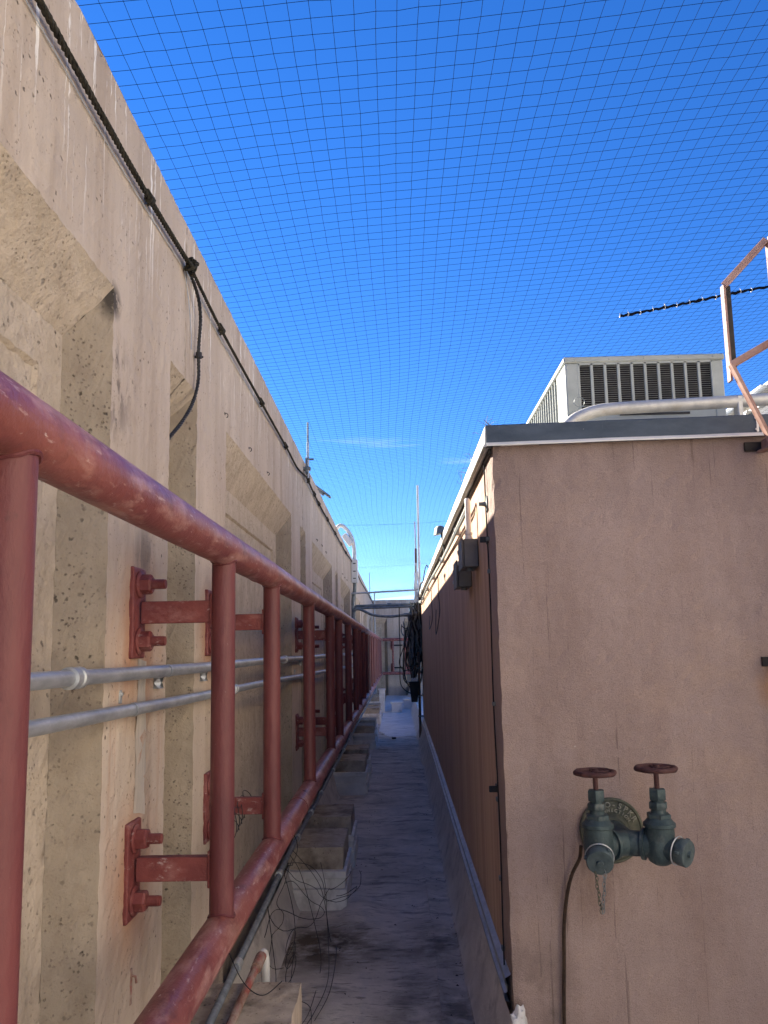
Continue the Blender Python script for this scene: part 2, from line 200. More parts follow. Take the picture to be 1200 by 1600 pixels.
# ------------------------------------------------------------------ mesh helpers
class MB:
    def __init__(s): s.v = []; s.f = []; s.m = []; s.sm = []
    def add(s, vs, fs, mi=0, smooth=False):
        o = len(s.v); s.v += [tuple(v) for v in vs]; s.f += [tuple(i + o for i in f) for f in fs]; s.m += [mi] * len(fs); s.sm += [smooth] * len(fs); return s
    def quad(s, a, b, c, d, mi=0): return s.add([a, b, c, d], [(0, 1, 2, 3)], mi)
    def box(s, x0, x1, y0, y1, z0, z1, mi=0, ch=0.0, M=None):
        """box with chamfered edges"""
        cx, cy, cz = (x0 + x1) / 2, (y0 + y1) / 2, (z0 + z1) / 2; hx, hy, hz = (x1 - x0) / 2, (y1 - y0) / 2, (z1 - z0) / 2
        if ch <= 0:
            vs = [(cx + a * hx, cy + b * hy, cz + c * hz) for a in (-1, 1) for b in (-1, 1) for c in (-1, 1)]
            fs = [(0, 1, 3, 2), (4, 6, 7, 5), (0, 4, 5, 1), (2, 3, 7, 6), (0, 2, 6, 4), (1, 5, 7, 3)]
        else:
            ch = min(ch, hx * .9, hy * .9, hz * .9); vs = []; idx = {}
            for a in (-1, 1):
                for b in (-1, 1):
                    for c in (-1, 1):
                        for ax in range(3):
                            p = [a * (hx - (0 if ax == 0 else ch)), b * (hy - (0 if ax == 1 else ch)), c * (hz - (0 if ax == 2 else ch))]
                            idx[(a, b, c, ax)] = len(vs); vs.append((cx + p[0], cy + p[1], cz + p[2]))
            fs = []
            for a in (-1, 1):
                q = [idx[(a, -1, -1, 0)], idx[(a, 1, -1, 0)], idx[(a, 1, 1, 0)], idx[(a, -1, 1, 0)]]; fs.append(tuple(q if a > 0 else q[::-1]))
                q = [idx[(-1, a, -1, 1)], idx[(-1, a, 1, 1)], idx[(1, a, 1, 1)], idx[(1, a, -1, 1)]]; fs.append(tuple(q if a > 0 else q[::-1]))
                q = [idx[(-1, -1, a, 2)], idx[(1, -1, a, 2)], idx[(1, 1, a, 2)], idx[(-1, 1, a, 2)]]; fs.append(tuple(q if a > 0 else q[::-1]))
            for a in (-1, 1):
                for b in (-1, 1):
                    q = [idx[(a, b, -1, 0)], idx[(a, b, -1, 1)], idx[(a, b, 1, 1)], idx[(a, b, 1, 0)]]; fs.append(tuple(q if a * b > 0 else q[::-1]))
                    q = [idx[(a, -1, b, 2)], idx[(a, -1, b, 0)], idx[(a, 1, b, 0)], idx[(a, 1, b, 2)]]; fs.append(tuple(q if a * b < 0 else q[::-1]))
                    q = [idx[(-1, a, b, 1)], idx[(-1, a, b, 2)], idx[(1, a, b, 2)], idx[(1, a, b, 1)]]; fs.append(tuple(q if a * b < 0 else q[::-1]))
            for a in (-1, 1):
                for b in (-1, 1):
                    for c in (-1, 1):
                        q = [idx[(a, b, c, 0)], idx[(a, b, c, 1)], idx[(a, b, c, 2)]]; fs.append(tuple(q if a * b * c > 0 else q[::-1]))
        if M is not None: vs = [M @ Vector(v) for v in vs]
        return s.add(vs, fs, mi)
    def tube(s, pts, r, n=10, cap=True, mi=0, smooth=True, closed=False):
        pts = [Vector(p) for p in pts]; k = len(pts); rr = r if isinstance(r, (list, tuple)) else [r] * k
        tan = []
        for i in range(k):
            a = pts[(i - 1) % k] if (closed or i > 0) else pts[0]; b = pts[(i + 1) % k] if (closed or i < k - 1) else pts[-1]
            d = b - a; tan.append(d.normalized() if d.length > 1e-9 else Vector((0, 0, 1)))
        t0 = tan[0]; ref = Vector((0, 0, 1)) if abs(t0.z) < 0.9 else Vector((1, 0, 0)); u = t0.cross(ref).normalized(); vs = []
        for i in range(k):
            if i: q = tan[i - 1].rotation_difference(tan[i]); u = q @ u
            u = (u - tan[i] * u.dot(tan[i])).normalized(); w = tan[i].cross(u)
            for j in range(n):
                a = 2 * math.pi * j / n; vs.append(pts[i] + (u * math.cos(a) + w * math.sin(a)) * rr[i])
        fs = []
        for i in range(k if closed else k - 1):
            i2 = (i + 1) % k
            for j in range(n): fs.append((i * n + j, i * n + (j + 1) % n, i2 * n + (j + 1) % n, i2 * n + j))
        s.add(vs, fs, mi, smooth)
        if cap and not closed:
            s.add(vs[:n], [tuple(range(n))[::-1]], mi); s.add(vs[-n:], [tuple(range(n))], mi)
        return s
    def lathe(s, prof, M, n=24, mi=0, smooth=True):
        """prof: (radius, height) pairs turned round local Z"""
        vs = []; fs = []
        for r, h in prof:
            for j in range(n): a = 2 * math.pi * j / n; vs.append(M @ Vector((r * math.cos(a), r * math.sin(a), h)))
        for i in range(len(prof) - 1):
            for j in range(n): fs.append((i * n + j, i * n + (j + 1) % n, (i + 1) * n + (j + 1) % n, (i + 1) * n + j))
        if prof[0][0] > 1e-6: fs.append(tuple(range(n))[::-1])
        if prof[-1][0] > 1e-6: fs.append(tuple((len(prof) - 1) * n + j for j in range(n)))
        return s.add(vs, fs, mi, smooth)
    def patch(s, a, b, c, d, res, mi=0):
        a, b, c, d = map(Vector, (a, b, c, d)); nu = max(1, round((b - a).length / res)); nv = max(1, round((d - a).length / res)); vs = []; fs = []
        for j in range(nv + 1):
            for i in range(nu + 1):
                u, v = i / nu, j / nv; vs.append(a * (1 - u) * (1 - v) + b * u * (1 - v) + c * u * v + d * (1 - u) * v)
        for j in range(nv):
            for i in range(nu): p = j * (nu + 1) + i; fs.append((p, p + 1, p + nu + 2, p + nu + 1))
        return s.add(vs, fs, mi)
    def mesh(s, name, mats):
        me = bpy.data.meshes.new(name); me.from_pydata([tuple(v) for v in s.v], [], s.f)
        for m in (mats if isinstance(mats, (list, tuple)) else [mats]): me.materials.append(m)
        me.polygons.foreach_set('material_index', s.m); me.polygons.foreach_set('use_smooth', s.sm); me.update(); return me
    def build(s, name, mats, parent=None, auto=True):
        me = s.mesh(name, mats)
        if any(s.sm) and auto:
            try: me.set_sharp_from_angle(angle=R(42))
            except Exception: pass
        return link(name, me, parent)
def link(name, me, parent=None, loc=(0, 0, 0)):
    o = bpy.data.objects.new(name, me); col.objects.link(o); o.location = loc
    if parent: o.parent = parent
    return o
def thing(name, label, cat, loc=(0, 0, 0), group=None):
    o = bpy.data.objects.new(name, None); col.objects.link(o); o.location = loc; o.empty_display_size = .1
    return tag(o, label, cat, group)
def tag(o, label, cat, group=None):
    o['label'] = label; o['category'] = cat
    if group: o['group'] = group
    return o
def structure(o): o['kind'] = 'structure'; return o
def copy_tree(o, parent=None):
    c = o.copy(); col.objects.link(c); c.parent = parent
    for ch in list(o.children): copy_tree(ch, c)
    return c
def roughen(mb, amp, freq, amp2=0, freq2=0, merge=True):
    if merge:
        seen = {}; remap = []; nv = []
        for v in mb.v:
            k = (round(v[0] * 4000), round(v[1] * 4000), round(v[2] * 4000))
            if k not in seen: seen[k] = len(nv); nv.append(v)
            remap.append(seen[k])
        mb.v = nv; mb.f = [tuple(remap[i] for i in f) for f in mb.f]
        keep = [i for i, f in enumerate(mb.f) if len(set(f)) == len(f)]
        mb.f = [mb.f[i] for i in keep]; mb.m = [mb.m[i] for i in keep]; mb.sm = [mb.sm[i] for i in keep]
    out = []
    for v in mb.v:
        p = Vector(v); d = noise.noise_vector(p * freq) * amp
        if amp2: d = d + noise.noise_vector(p * freq2 + Vector((7, 3, 1))) * amp2
        out.append(tuple(p + d))
    mb.v = out
def axis_matrix(origin, direction):
    return Matrix.Translation(Vector(origin)) @ Vector(direction).to_track_quat('Z', 'Y').to_matrix().to_4x4()
def spline(pts, per=8):
    pts = [Vector(p) for p in pts]; out = []
    for i in range(len(pts) - 1):
        p0 = pts[max(i - 1, 0)]; p1 = pts[i]; p2 = pts[i + 1]; p3 = pts[min(i + 2, len(pts) - 1)]
        for k in range(per):
            t = k / per; out.append(0.5 * ((2 * p1) + (p2 - p0) * t + (2 * p0 - 5 * p1 + 4 * p2 - p3) * t * t + (3 * p1 - p0 - 3 * p2 + p3) * t ** 3))
    out.append(pts[-1]); return out
def twisted(mb, pts, r, strands=3, pitch=0.05, sides=5):
    P = []; acc = 0.0; step = pitch / 7
    for a, b in zip(pts[:-1], pts[1:]):
        n = max(1, int((b - a).length / step))
        for k in range(n): P.append(a.lerp(b, k / n))
    P.append(pts[-1]); rs = r * 0.55
    for q in range(strands):
        out = []; L_ = 0
        for i, p in enumerate(P):
            d = (P[min(i + 1, len(P) - 1)] - P[max(i - 1, 0)]).normalized(); ref = Vector((1, 0, 0)) if abs(d.x) < .8 else Vector((0, 1, 0))
            u = d.cross(ref).normalized(); w = d.cross(u); a = 2 * math.pi * (L_ / pitch + q / strands)
            out.append(p + (u * math.cos(a) + w * math.sin(a)) * r * 0.5)
            if i < len(P) - 1: L_ += (P[i + 1] - p).length
        mb.tube(out, rs, sides)
    return mb

WX = -0.68       # face of the left wall
WTOP = 1.44; PER = 3.35; J0 = 2.535; FARY = 23.6
SX = 0.38; FY = 3.0      # right building: side face X, front face Y
def floor_z(y):
    ks = [(-5, -1.53), (3.5, -1.52), (5.0, -1.50), (8.4, -1.43), (12.5, -1.38), (30, -1.36)]
    for (a, za), (b, zb) in zip(ks[:-1], ks[1:]):
        if y <= b: return za + (zb - za) * (y - a) / (b - a)
    return -1.36

# ------------------------------------------------------------------ setting: ground, roof floor
g = MB(); g.patch((-900, -900, -22), (900, -900, -22), (900, 900, -22), (-900, 900, -22), 100); structure(g.build('ground', ground_m))
fb = MB(); NX = 44; ys = []
y = -3.0
while y < FARY + 0.3: ys.append(y); y += 0.05
prof = []
for i in range(9):   # curved base flashing on the left
    t = i / 8; prof.append((-0.668 + 0.075 * t, 0.24 * (1 - t) ** 1.6))
nfl = 26
for i in range(1, nfl + 1): prof.append((-0.593 + (0.275 + 0.593) * i / nfl, 0.0))
for i in range(1, 11): t = i / 10; prof.append((0.275 + 0.085 * t, 0.27 * t ** 1.5))
vs = []
for yy in ys:
    for px, dz in prof:
        z = floor_z(yy) + dz
        p = Vector((px * 1.0, yy, z)); a = 0.010 * noise.noise(Vector((px * 2.6, yy * 1.7, 0))) + 0.004 * noise.noise(Vector((px * 9, yy * 7, 3)))
        fl = 1.0 if dz < 0.02 else 0.5
        # lapped sheets: a raised edge along x = 0.14 and across every 2.3 m
        if 0.14 < px < 0.275: z += 0.005
        if (yy - 5.9) % 2.35 < 1.2: z += 0.004
        # swept ripples of membrane round the pads
        for py in (4.85, 8.2, 11.55):
            dx = px + 0.30; dy = yy - py; rr = math.hypot(dx * 1.3, dy)
            if px > -0.34: z += 0.030 * math.exp(-((rr - 0.12) / 0.10) ** 2)
        if yy > 12.9:
            edge = 13.0 + 0.5 * max(0, (-0.12 - px) * 5) ** 2
            if yy > edge: z += 0.02 + 0.012 * math.sin(yy * 5.2 + 0.6 * math.sin(px * 5)) + 0.01 * math.sin(yy * 11)
        vs.append((px, yy, z + a * fl))
fs = []; mi = []
W = len(prof)
for j in range(len(ys) - 1):
    for i in range(W - 1):
        fs.append((j * W + i, j * W + i + 1, (j + 1) * W + i + 1, (j + 1) * W + i))
        px = prof[i][0]; yy = ys[j]; white = yy > 13.0 + 0.5 * max(0, (-0.12 - px) * 5) ** 2 and px > -0.34
        mi.append(2 if white else (1 if (i < 8 or i > 34) else 0))
fl = MB(); fl.v = vs; fl.f = fs; fl.m = mi; fl.sm = [True] * len(fs)
structure(fl.build('roof_floor', [membrane, flash_m, white_coat], auto=False))
slab = MB(); slab.box(-0.9, 7.5, -3.2, FARY + 1.5, -1.95, -1.60); structure(slab.build('roof_slab', stub_m))
dk = MB(); dk.patch((0.35, -14.0, -1.53), (18.0, -14.0, -1.53), (18.0, 3.05, -1.53), (0.35, 3.05, -1.53), 0.5); structure(dk.build('terrace', bounce_terrace_m))  # unseen terrace, enlarged and kept pale to bounce sun into the shade
refl = thing('reflector', 'added unseen pale sunlight-bouncing penthouse beyond the open terrace right of the viewer', 'building', (6, -5, -1.53))  # out-of-view block added to bounce sunlight onto the shaded left wall
m = MB(); m.box(2.6, 12, -11, 1.6, -1.6, 2.9, ch=.02); o = m.build('wall', bounce_wall_m, refl); o.matrix_parent_inverse = Matrix.Translation(-Vector(refl.location))
m = MB(); m.box(2.54, 12.1, -11.1, 1.66, 2.9, 3.02, ch=.02); o = m.build('coping', white_metal, refl); o.matrix_parent_inverse = Matrix.Translation(-Vector(refl.location))

ft = MB(); ft.patch((0.37, 12.46, -1.375), (9, 12.46, -1.375), (9, FARY + .3, -1.375), (0.37, FARY + .3, -1.375), .5); structure(ft.build('far_terrace', white_coat))
sm_ = MB()
for i in range(120):   # raised lap edge running along the walkway
    ya, yb = 3.0 + i * .08, 3.0 + (i + 1) * .08; xa, xb = .15 + .004 * math.sin(ya * 1.7), .15 + .004 * math.sin(yb * 1.7)
    za, zb_ = floor_z(ya) + .008, floor_z(yb) + .008
    sm_.quad((xa, ya, za - .01), (xb, yb, zb_ - .01), (xb + .002, yb, zb_ + .006), (xa + .002, ya, za + .006)); sm_.quad((xa + .002, ya, za + .006), (xb + .002, yb, zb_ + .006), (xb + .05, yb, zb_ - .004), (xa + .05, ya, za - .004))
structure(sm_.build('membrane_lap', membrane))
# ------------------------------------------------------------------ left parapet wall of precast panels
wall = thing('parapet_wall', 'tall beige precast concrete parapet wall with deep bevelled recesses left of the walkway', 'wall', (WX, 10, -1.6))
def off(o, parent): o.location = o.location - parent.location if hasattr(o.location, 'copy') else o.location
def panel_mesh(res=0.035):
    a = MB(); X0 = WX; zb = -1.75; zt = WTOP; zh = 0.90; zi = 0.745; D = 0.09
    y0 = 0.004; n1 = 0.165; y1 = n1; l0 = 0.645; l1 = 2.685; y5 = PER - 0.004; y4 = PER - n1
    def P(x, y, z): return (x, y, z)
    def face(ya, yb, za, zb_, x=X0, m=0): a.patch(P(x, ya, za), P(x, yb, za), P(x, yb, zb_), P(x, ya, zb_), res, m)
    cuts = [y0, y1, l0, l1, y4, y5]
    for ya, yb in zip(cuts[:-1], cuts[1:]): face(ya, yb, zh, zt)
    face(y1, l0, zb, zh); face(l1, y4, zb, zh)
    # large recess: soffit, two jambs, rough inner panel with a second shallow step
    ia, ib = l0 + 0.05, l1 - 0.08; XI = X0 - D
    a.patch(P(X0, l0, zh), P(X0, l1, zh), P(XI, ib, zi), P(XI, ia, zi), res, 1)
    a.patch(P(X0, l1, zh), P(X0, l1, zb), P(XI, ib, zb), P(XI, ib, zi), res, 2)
    a.patch(P(X0, l0, zb), P(X0, l0, zh), P(XI, ia, zi), P(XI, ia, zb), res, 1)
    sa, sb, sz = ia + 0.12, ib - 0.12, zi - 0.11; XS = XI - 0.010; S = 0.010
    face(ia, sa, zb, zi, XI, 1); face(sb, ib, zb, zi, XI, 1); face(sa, sb, sz, zi, XI, 1)
    face(sa + S, sb - S, zb, sz - S, XS, 1)
    a.patch(P(XI, sa, sz), P(XI, sb, sz), P(XS, sb - S, sz - S), P(XS, sa + S, sz - S), res, 1)
    a.patch(P(XI, sb, sz), P(XI, sb, zb), P(XS, sb - S, zb), P(XS, sb - S, sz - S), res, 1)
    a.patch(P(XI, sa, zb), P(XI, sa, sz), P(XS, sa + S, sz - S), P(XS, sa + S, zb), res, 1)
    # half of the narrow recess at each end, over the joint
    for (e, n, s) in ((y0, y1, 1), (y5, y4, -1)):
        XN = X0 - 0.085; k = n - s * 0.045
        q = [P(X0, e, zh), P(X0, n, zh), P(XN, k, 0.80), P(XN, e, 0.80)]
        a.patch(*(q if s > 0 else [q[1], q[0], q[3], q[2]]), res, 1)
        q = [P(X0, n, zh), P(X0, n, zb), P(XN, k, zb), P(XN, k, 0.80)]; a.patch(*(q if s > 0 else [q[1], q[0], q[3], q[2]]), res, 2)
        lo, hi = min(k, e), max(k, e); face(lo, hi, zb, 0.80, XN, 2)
    # top, back, ends
    XB = X0 - 0.26
    a.patch(P(X0, y0, zt), P(X0, y5, zt), P(XB, y5, zt), P(XB, y0, zt), 0.06)
    a.patch(P(XB, y5, zb), P(XB, y0, zb), P(XB, y0, zt), P(XB, y5, zt), 0.3)
    a.quad(P(XB, y0, zb), P(XB + 0.16, y0, zb), P(XB + 0.16, y0, zt), P(XB, y0, zt)); a.quad(P(XB + 0.16, y5, zb), P(XB, y5, zb), P(XB, y5, zt), P(XB + 0.16, y5, zt))
    a.quad(P(XB + 0.16, y0, zh), P(X0 , y0, zh), P(X0, y0, zt), P(XB + 0.16, y0, zt)); a.quad(P(X0, y5, zh), P(XB + 0.16, y5, zh), P(XB + 0.16, y5, zt), P(X0, y5, zt))
    roughen(a, 0.0012, 14, 0.0036, 48)
    return a
pm = panel_mesh(0.026).mesh('precast_panel', [concrete, aggregate, jamb_shade_m])
for k in range(-2, 7):
    yy = J0 + PER * k
    if yy > FARY: break
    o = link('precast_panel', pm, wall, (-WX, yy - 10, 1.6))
    s = MB(); s.box(-0.012, 0.002, -0.004, 0.004, 2.50, 3.035); sj = s.build('sealant_joint', seal_m, wall); sj.location = (-0.004, yy - 10, 0)
    sj.data.transform(Matrix.Translation((0, 0, 0)))
    s = MB(); s.box(-0.084, -0.073, -0.005, 0.005, 0.0, 2.42); sj2 = s.build('sealant_joint', seal_m, wall); sj2.location = (0, yy - 10, 0)

mp_ = MB(); mp_.patch((WX + .0015, 2.10, -.40), (WX + .0015, 2.19, -.42), (WX + .0015, 2.18, -.02), (WX + .0015, 2.11, -.01), .02); roughen(mp_, .0008, 30); mp_.v = [(x, y + .012 * noise.noise(Vector((0, y * 20, z * 16))) + .005 * noise.noise(Vector((3, y * 60, z * 60))), z) for x, y, z in mp_.v]; o = mp_.build('mortar_smear', smear_m, wall); o.matrix_parent_inverse = Matrix.Translation(-Vector(wall.location))
# far wall closing the walkway
fw = thing('end_wall', 'grey beige precast concrete wall closing the far end of the walkway', 'wall', (0, FARY, -1.6))
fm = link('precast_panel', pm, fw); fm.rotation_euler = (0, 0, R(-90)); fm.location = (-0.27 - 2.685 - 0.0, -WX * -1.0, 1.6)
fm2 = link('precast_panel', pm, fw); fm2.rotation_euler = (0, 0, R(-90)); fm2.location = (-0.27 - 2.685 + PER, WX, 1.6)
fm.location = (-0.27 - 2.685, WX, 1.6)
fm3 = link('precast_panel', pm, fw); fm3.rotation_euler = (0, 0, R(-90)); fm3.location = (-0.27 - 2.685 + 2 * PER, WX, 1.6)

# ------------------------------------------------------------------ red guard rail bolted to the wall
RX = -0.45; RZT = 0.271; RZB = -0.682
rail = thing('guard_rail', 'long faded red steel guard rail bolted to the concrete wall along the walkway', 'railing', (RX, 10, RZB))
def at(o, parent, loc=None):
    """parent keeps its own origin; child mesh was built in world coordinates"""
    o.matrix_parent_inverse = Matrix.Translation(-Vector(parent.location)); return o
def pipe_mesh(x, z, y0, y1, r, n=28):
    mb = MB(); pts = []; y = y0
    while y < y1: pts.append((x + 0.0025 * noise.noise(Vector((y * .8, 1, z))), y, z + 0.0025 * noise.noise(Vector((y * .7, 5, z))))); y += 0.12
    pts.append((x, y1, z)); return mb.tube(pts, r, n)
at(pipe_mesh(RX, RZT, -0.6, 22.95, 0.0445).build('top_rail', red, rail), rail)
at(pipe_mesh(RX, RZB, -0.6, 22.95, 0.0445).build('bottom_rail', red, rail), rail)
post_b = MB(); n = 12; rr = 0.0305
post_b.lathe([(rr, -0.44), (rr, 0.44)], Matrix(), 24)
for zz, s in ((0.44, 1), (-0.44, -1)):   # weld bead where the post meets the pipe
    pts = [(rr * 1.03 * math.cos(a) + 0.0, rr * 1.03 * math.sin(a), s * (0.4765 - math.sqrt(0.0445 ** 2 - (rr * math.cos(a)) ** 2)) + 0.0008 * math.sin(a * 9)) for a in [2 * math.pi * i / 36 for i in range(36)]]
    post_b.tube(pts, 0.0038, 6, closed=True)
post_me = post_b.mesh('post', [red_post]); post_me.set_sharp_from_angle(angle=R(42))
arm_b = MB(); arm_b.box(-0.215, -0.02, -0.006, 0.006, -0.029, 0.029, ch=0.002); arm_b.box(-0.215, -0.02, 0.006, 0.036, 0.019, 0.026, ch=0.002); arm_b.box(-0.215, -0.02, 0.006, 0.036, -0.026, -0.019, ch=0.002)
arm_b.box(-0.034, -0.027, -0.012, 0.04, -0.045, 0.045, ch=0.002)
arm_me = arm_b.mesh('bracket_arm', [red_dark])
plate_b = MB(); plate_b.box(-0.008, 0.010, -0.050, 0.050, -0.118, 0.118, ch=0.003); roughen(plate_b, 0.001, 30, merge=False); plate_me = plate_b.mesh('mounting_plate', [red_dark])
MX = Matrix.Rotation(R(90), 4, 'Y')
wash_b = MB(); wash_b.lathe([(0.036, 0), (0.036, 0.004), (0.034, 0.006), (0, 0.006)], MX, 28); wash_me = wash_b.mesh('washer', [red_dark])
nut_b = MB(); nut_b.lathe([(0.0265, 0), (0.0265, 0.023), (0.023, 0.028), (0.012, 0.028)], MX, 6, smooth=False); nut_me = nut_b.mesh('nut', [red_dark])
stud_b = MB(); pr = [(0.013, 0)]
for i in range(12): pr += [(0.0135, 0.002 + i * 0.0032), (0.0118, 0.0036 + i * 0.0032)]
pr += [(0.0125, 0.0415), (0.011, 0.043), (0, 0.043)]
stud_b.lathe(pr, MX, 16, smooth=False); stud_me = stud_b.mesh('bolt_stud', [red_dark])
def bracket(py, z, axis='x', root=rail):
    """plate, washers, nuts, studs and arm, drawn along +x from the wall"""
    lx = Vector((WX, py, z)) - root.location
    p = link('mounting_plate', plate_me, root, lx)
    for s in (1, -1):
        jj = random.uniform(-.004, .004)
        w = link('washer', wash_me, p, (0.010, jj, s * 0.074)); 
        nn = link('nut', nut_me, p, (0.016, jj, s * 0.074)); nn.rotation_euler = (random.uniform(0, 1), 0, 0)
        link('bolt_stud', stud_me, p, (0.036, jj, s * 0.074))
    link('bracket_arm', arm_me, root, (Vector((RX, py, z)) - root.location))
ZP = (RZT + RZB) / 2
posts = [0.915]
for k in range(0, 7):
    for b in (2.087, 2.90, 4.13):
        yy = b + PER * k
        if yy < 22.9: posts.append(yy)
for yy in posts:
    o = link('post', post_me, rail, Vector((RX, yy, ZP)) - rail.location)
for k in range(-1, 7):
    for b in (2.087, 2.90):
        yy = b + PER * k
        if 0 < yy < 22.5:
            for z in (0.107, -0.535): bracket(yy + 0.0, z)
# pipe sleeves and the open hole on the bottom rail
sl = MB()
for yy in (3.62, 7.8, 12.1): sl.tube([(RX, yy - 0.004, RZB), (RX, yy + 0.004, RZB)], 0.0460, 28)
at(sl.build('weld_ring', red_dark, rail), rail)
sl = MB()
for yy in (2.62, 6.4, 9.7, 13.2): sl.tube([(RX, yy - 0.003, RZT), (RX, yy + 0.003, RZT)], 0.0455, 28)
at(sl.build('weld_ring', red, rail), rail)
hole = MB(); hole.lathe([(0.0, 0.0445), (0.008, 0.0447), (0.008, 0.0440)], Matrix.Translation((RX, 3.80, RZB)) @ Matrix.Rotation(R(12), 4, 'Y'), 14)
at(hole.build('drain_hole', frame_in, rail), rail)

# cross rail at the far end
cr_ = thing('cross_rail', 'short red guard rail crossing the far end of the walkway before the end wall', 'railing', (0, 23.0, RZB))
for z, nm in ((RZT, 'top_rail'), (RZB, 'bottom_rail')):
    m = MB(); m.tube([(RX + 0.05, 23.0, z), (0.9, 23.0, z)], 0.0445, 20); at(m.build(nm, red, cr_), cr_)
for x in (-0.11, 0.25, 0.34):
    m = MB(); m.tube([(x, 23.0, RZB + .04), (x, 23.0, RZT - .04)], 0.03, 16); at(m.build('post', red, cr_), cr_)
for x in (-0.13, 0.36):
    for z in (0.107, -0.535):
        m = MB(); m.box(x - .05, x + .05, 23.59, 23.606, z - .12, z + .12, ch=.003)
        for s in (1, -1): m.tube([(x, 23.60, z + s * .074), (x, 23.52, z + s * .074)], 0.02, 8)
        at(m.build('mounting_plate', red_dark, cr_), cr_)
        m = MB(); m.box(x - .01, x + .3 if x < 0 else x + .02, 23.35, 23.38, z - .02, z + .02, ch=.002); m.box(x - .01, x + .01, 23.38, 23.60, z - .02, z + .02); at(m.build('bracket_arm', frame_in, cr_), cr_)

# ------------------------------------------------------------------ galvanised conduits on the wall
CGRP = 'galvanised conduits running along the concrete wall behind the red rail'
def wall_conduit(z0, slope, r, couplings, label):
    X = WX + 0.030
    t = thing('conduit', label, 'conduit', (X, 10, z0)); zf = lambda y: z0 + slope * (y - 1.5) + 0.002 * math.sin(y * 1.9)
    m = MB(); pts = [(X, y * 0.1, zf(y * 0.1)) for y in range(-5, 228, 2)]; m.tube(pts, r, 16); at(m.build('pipe', galv, t), t)
    for yy in couplings:
        m = MB(); M_ = axis_matrix((X, yy - 0.03, zf(yy)), (0, 1, 0))
        m.lathe([(r + .001, 0), (r + .006, .002), (r + .006, .020), (r + .003, .023), (r + .003, .037), (r + .006, .040), (r + .006, .058), (r + .001, .060)], M_, 20)
        at(m.build('coupling', galv, t), t)
    return t, zf
t1, z1 = wall_conduit(-0.045, -0.001, 0.0165, (1.62, 4.66, 7.7, 10.8, 14), 'upper galvanised conduit on the concrete wall, passing just below the bolted plate')
t2, z2 = wall_conduit(-0.128, -0.010, 0.0155, (3.2, 6.25, 9.3, 12.4), 'lower galvanised conduit on the concrete wall, strapped beside the rust streaks')
def strap(t, zf, yy, r, down=True):
    m = MB(); X = WX + 0.030; z = zf(yy); s = -1 if down else 1
    pts = []
    for i in range(13):
        a = R(-100 + i * 200 / 12); pts.append((X + (r + .0015) * math.cos(a), (r + .0015) * math.sin(a) * 1))
    vs = []
    for i, (px, pz) in enumerate(pts):
        vs += [(px, yy - .008, z + pz), (px, yy + .008, z + pz), (px + .0015, yy - .008, z + pz * 1.02), (px + .0015, yy + .008, z + pz * 1.02)]
    fs = []
    for i in range(12):
        b = i * 4; fs += [(b + 2, b + 3, b + 7, b + 6), (b, b + 4, b + 5, b + 1), (b, b + 2, b + 6, b + 4), (b + 1, b + 5, b + 7, b + 3)]
    m.add(vs, fs, 0, True); m.box(WX - .001, WX + .003, yy - .008, yy + .008, z + s * r, z + s * (r + .032), ch=.0008)
    sc_ = MB(); sc_.lathe([(0.006, 0), (0.006, .003), (.004, .005), (0, .005)], Matrix.Translation((WX + .0025, yy, z + s * (r + .022))) @ MX, 10)
    so = m.build('strap', galv, t); at(so, t); so2 = sc_.build('screw', galv, t); at(so2, t)
for yy in (2.27, 2.80, 5.6, 6.2, 9.0, 9.5, 12.25): strap(t1, z1, yy, 0.0165)
for yy in (1.98, 3.13, 5.35, 6.4, 8.7, 9.8): strap(t2, z2, yy, 0.0155, False)

# ------------------------------------------------------------------ wall hooks
HG = 'small bent hooks in the concrete wall above the recesses'
hk = MB(); hk.tube([(0, 0, 0.0), (0.012, 0, 0.002), (0.018, 0.004, -0.006), (0.016, 0.010, -0.016), (0.008, 0.014, -0.02)], 0.0028, 6); hk.lathe([(0.009, 0), (0.009, .003), (0, .003)], MX, 10)
hk.v = [(x * .7, y * .7, z * .7) for x, y, z in hk.v]; hme = hk.mesh('wall_hook', [cable_m])
hl = ['small black hook with bent tail right of the hanging rope', 'small black open hook on the concrete wall above the middle of the second recess',
      'small black open hook on the concrete wall above the far part of the second recess']
for i, (yy, zz) in enumerate([(3.153, .965), (3.687, .957), (4.223, .959)]):
    o = link('wall_hook', hme, None, (WX, yy, zz)); tag(o, hl[i], 'hook', HG)
for i, yy in enumerate((6.9, 7.35, 7.8, 10.2, 10.6, 11.1)):
    o = link('wall_hook', hme, None, (WX, yy, .96 + .01 * (i % 2))); tag(o, 'tiny dark hook on the far part of the concrete wall above the distant recesses', 'hook', 'tiny dark hooks far along the concrete wall')
# corroded anchor slot low on the first pilaster
m = MB(); m.box(WX - .001, WX + .003, 2.10, 2.112, -0.86, -0.775, ch=.001); m.tube([(WX, 2.105, -.79), (WX + .012, 2.108, -.795), (WX + .014, 2.108, -.81)], .003, 6)
tag(m.build('wall_anchor', rusty_pipe), 'rusty broken anchor strip low on the pilaster under the lower bolted plate', 'anchor')

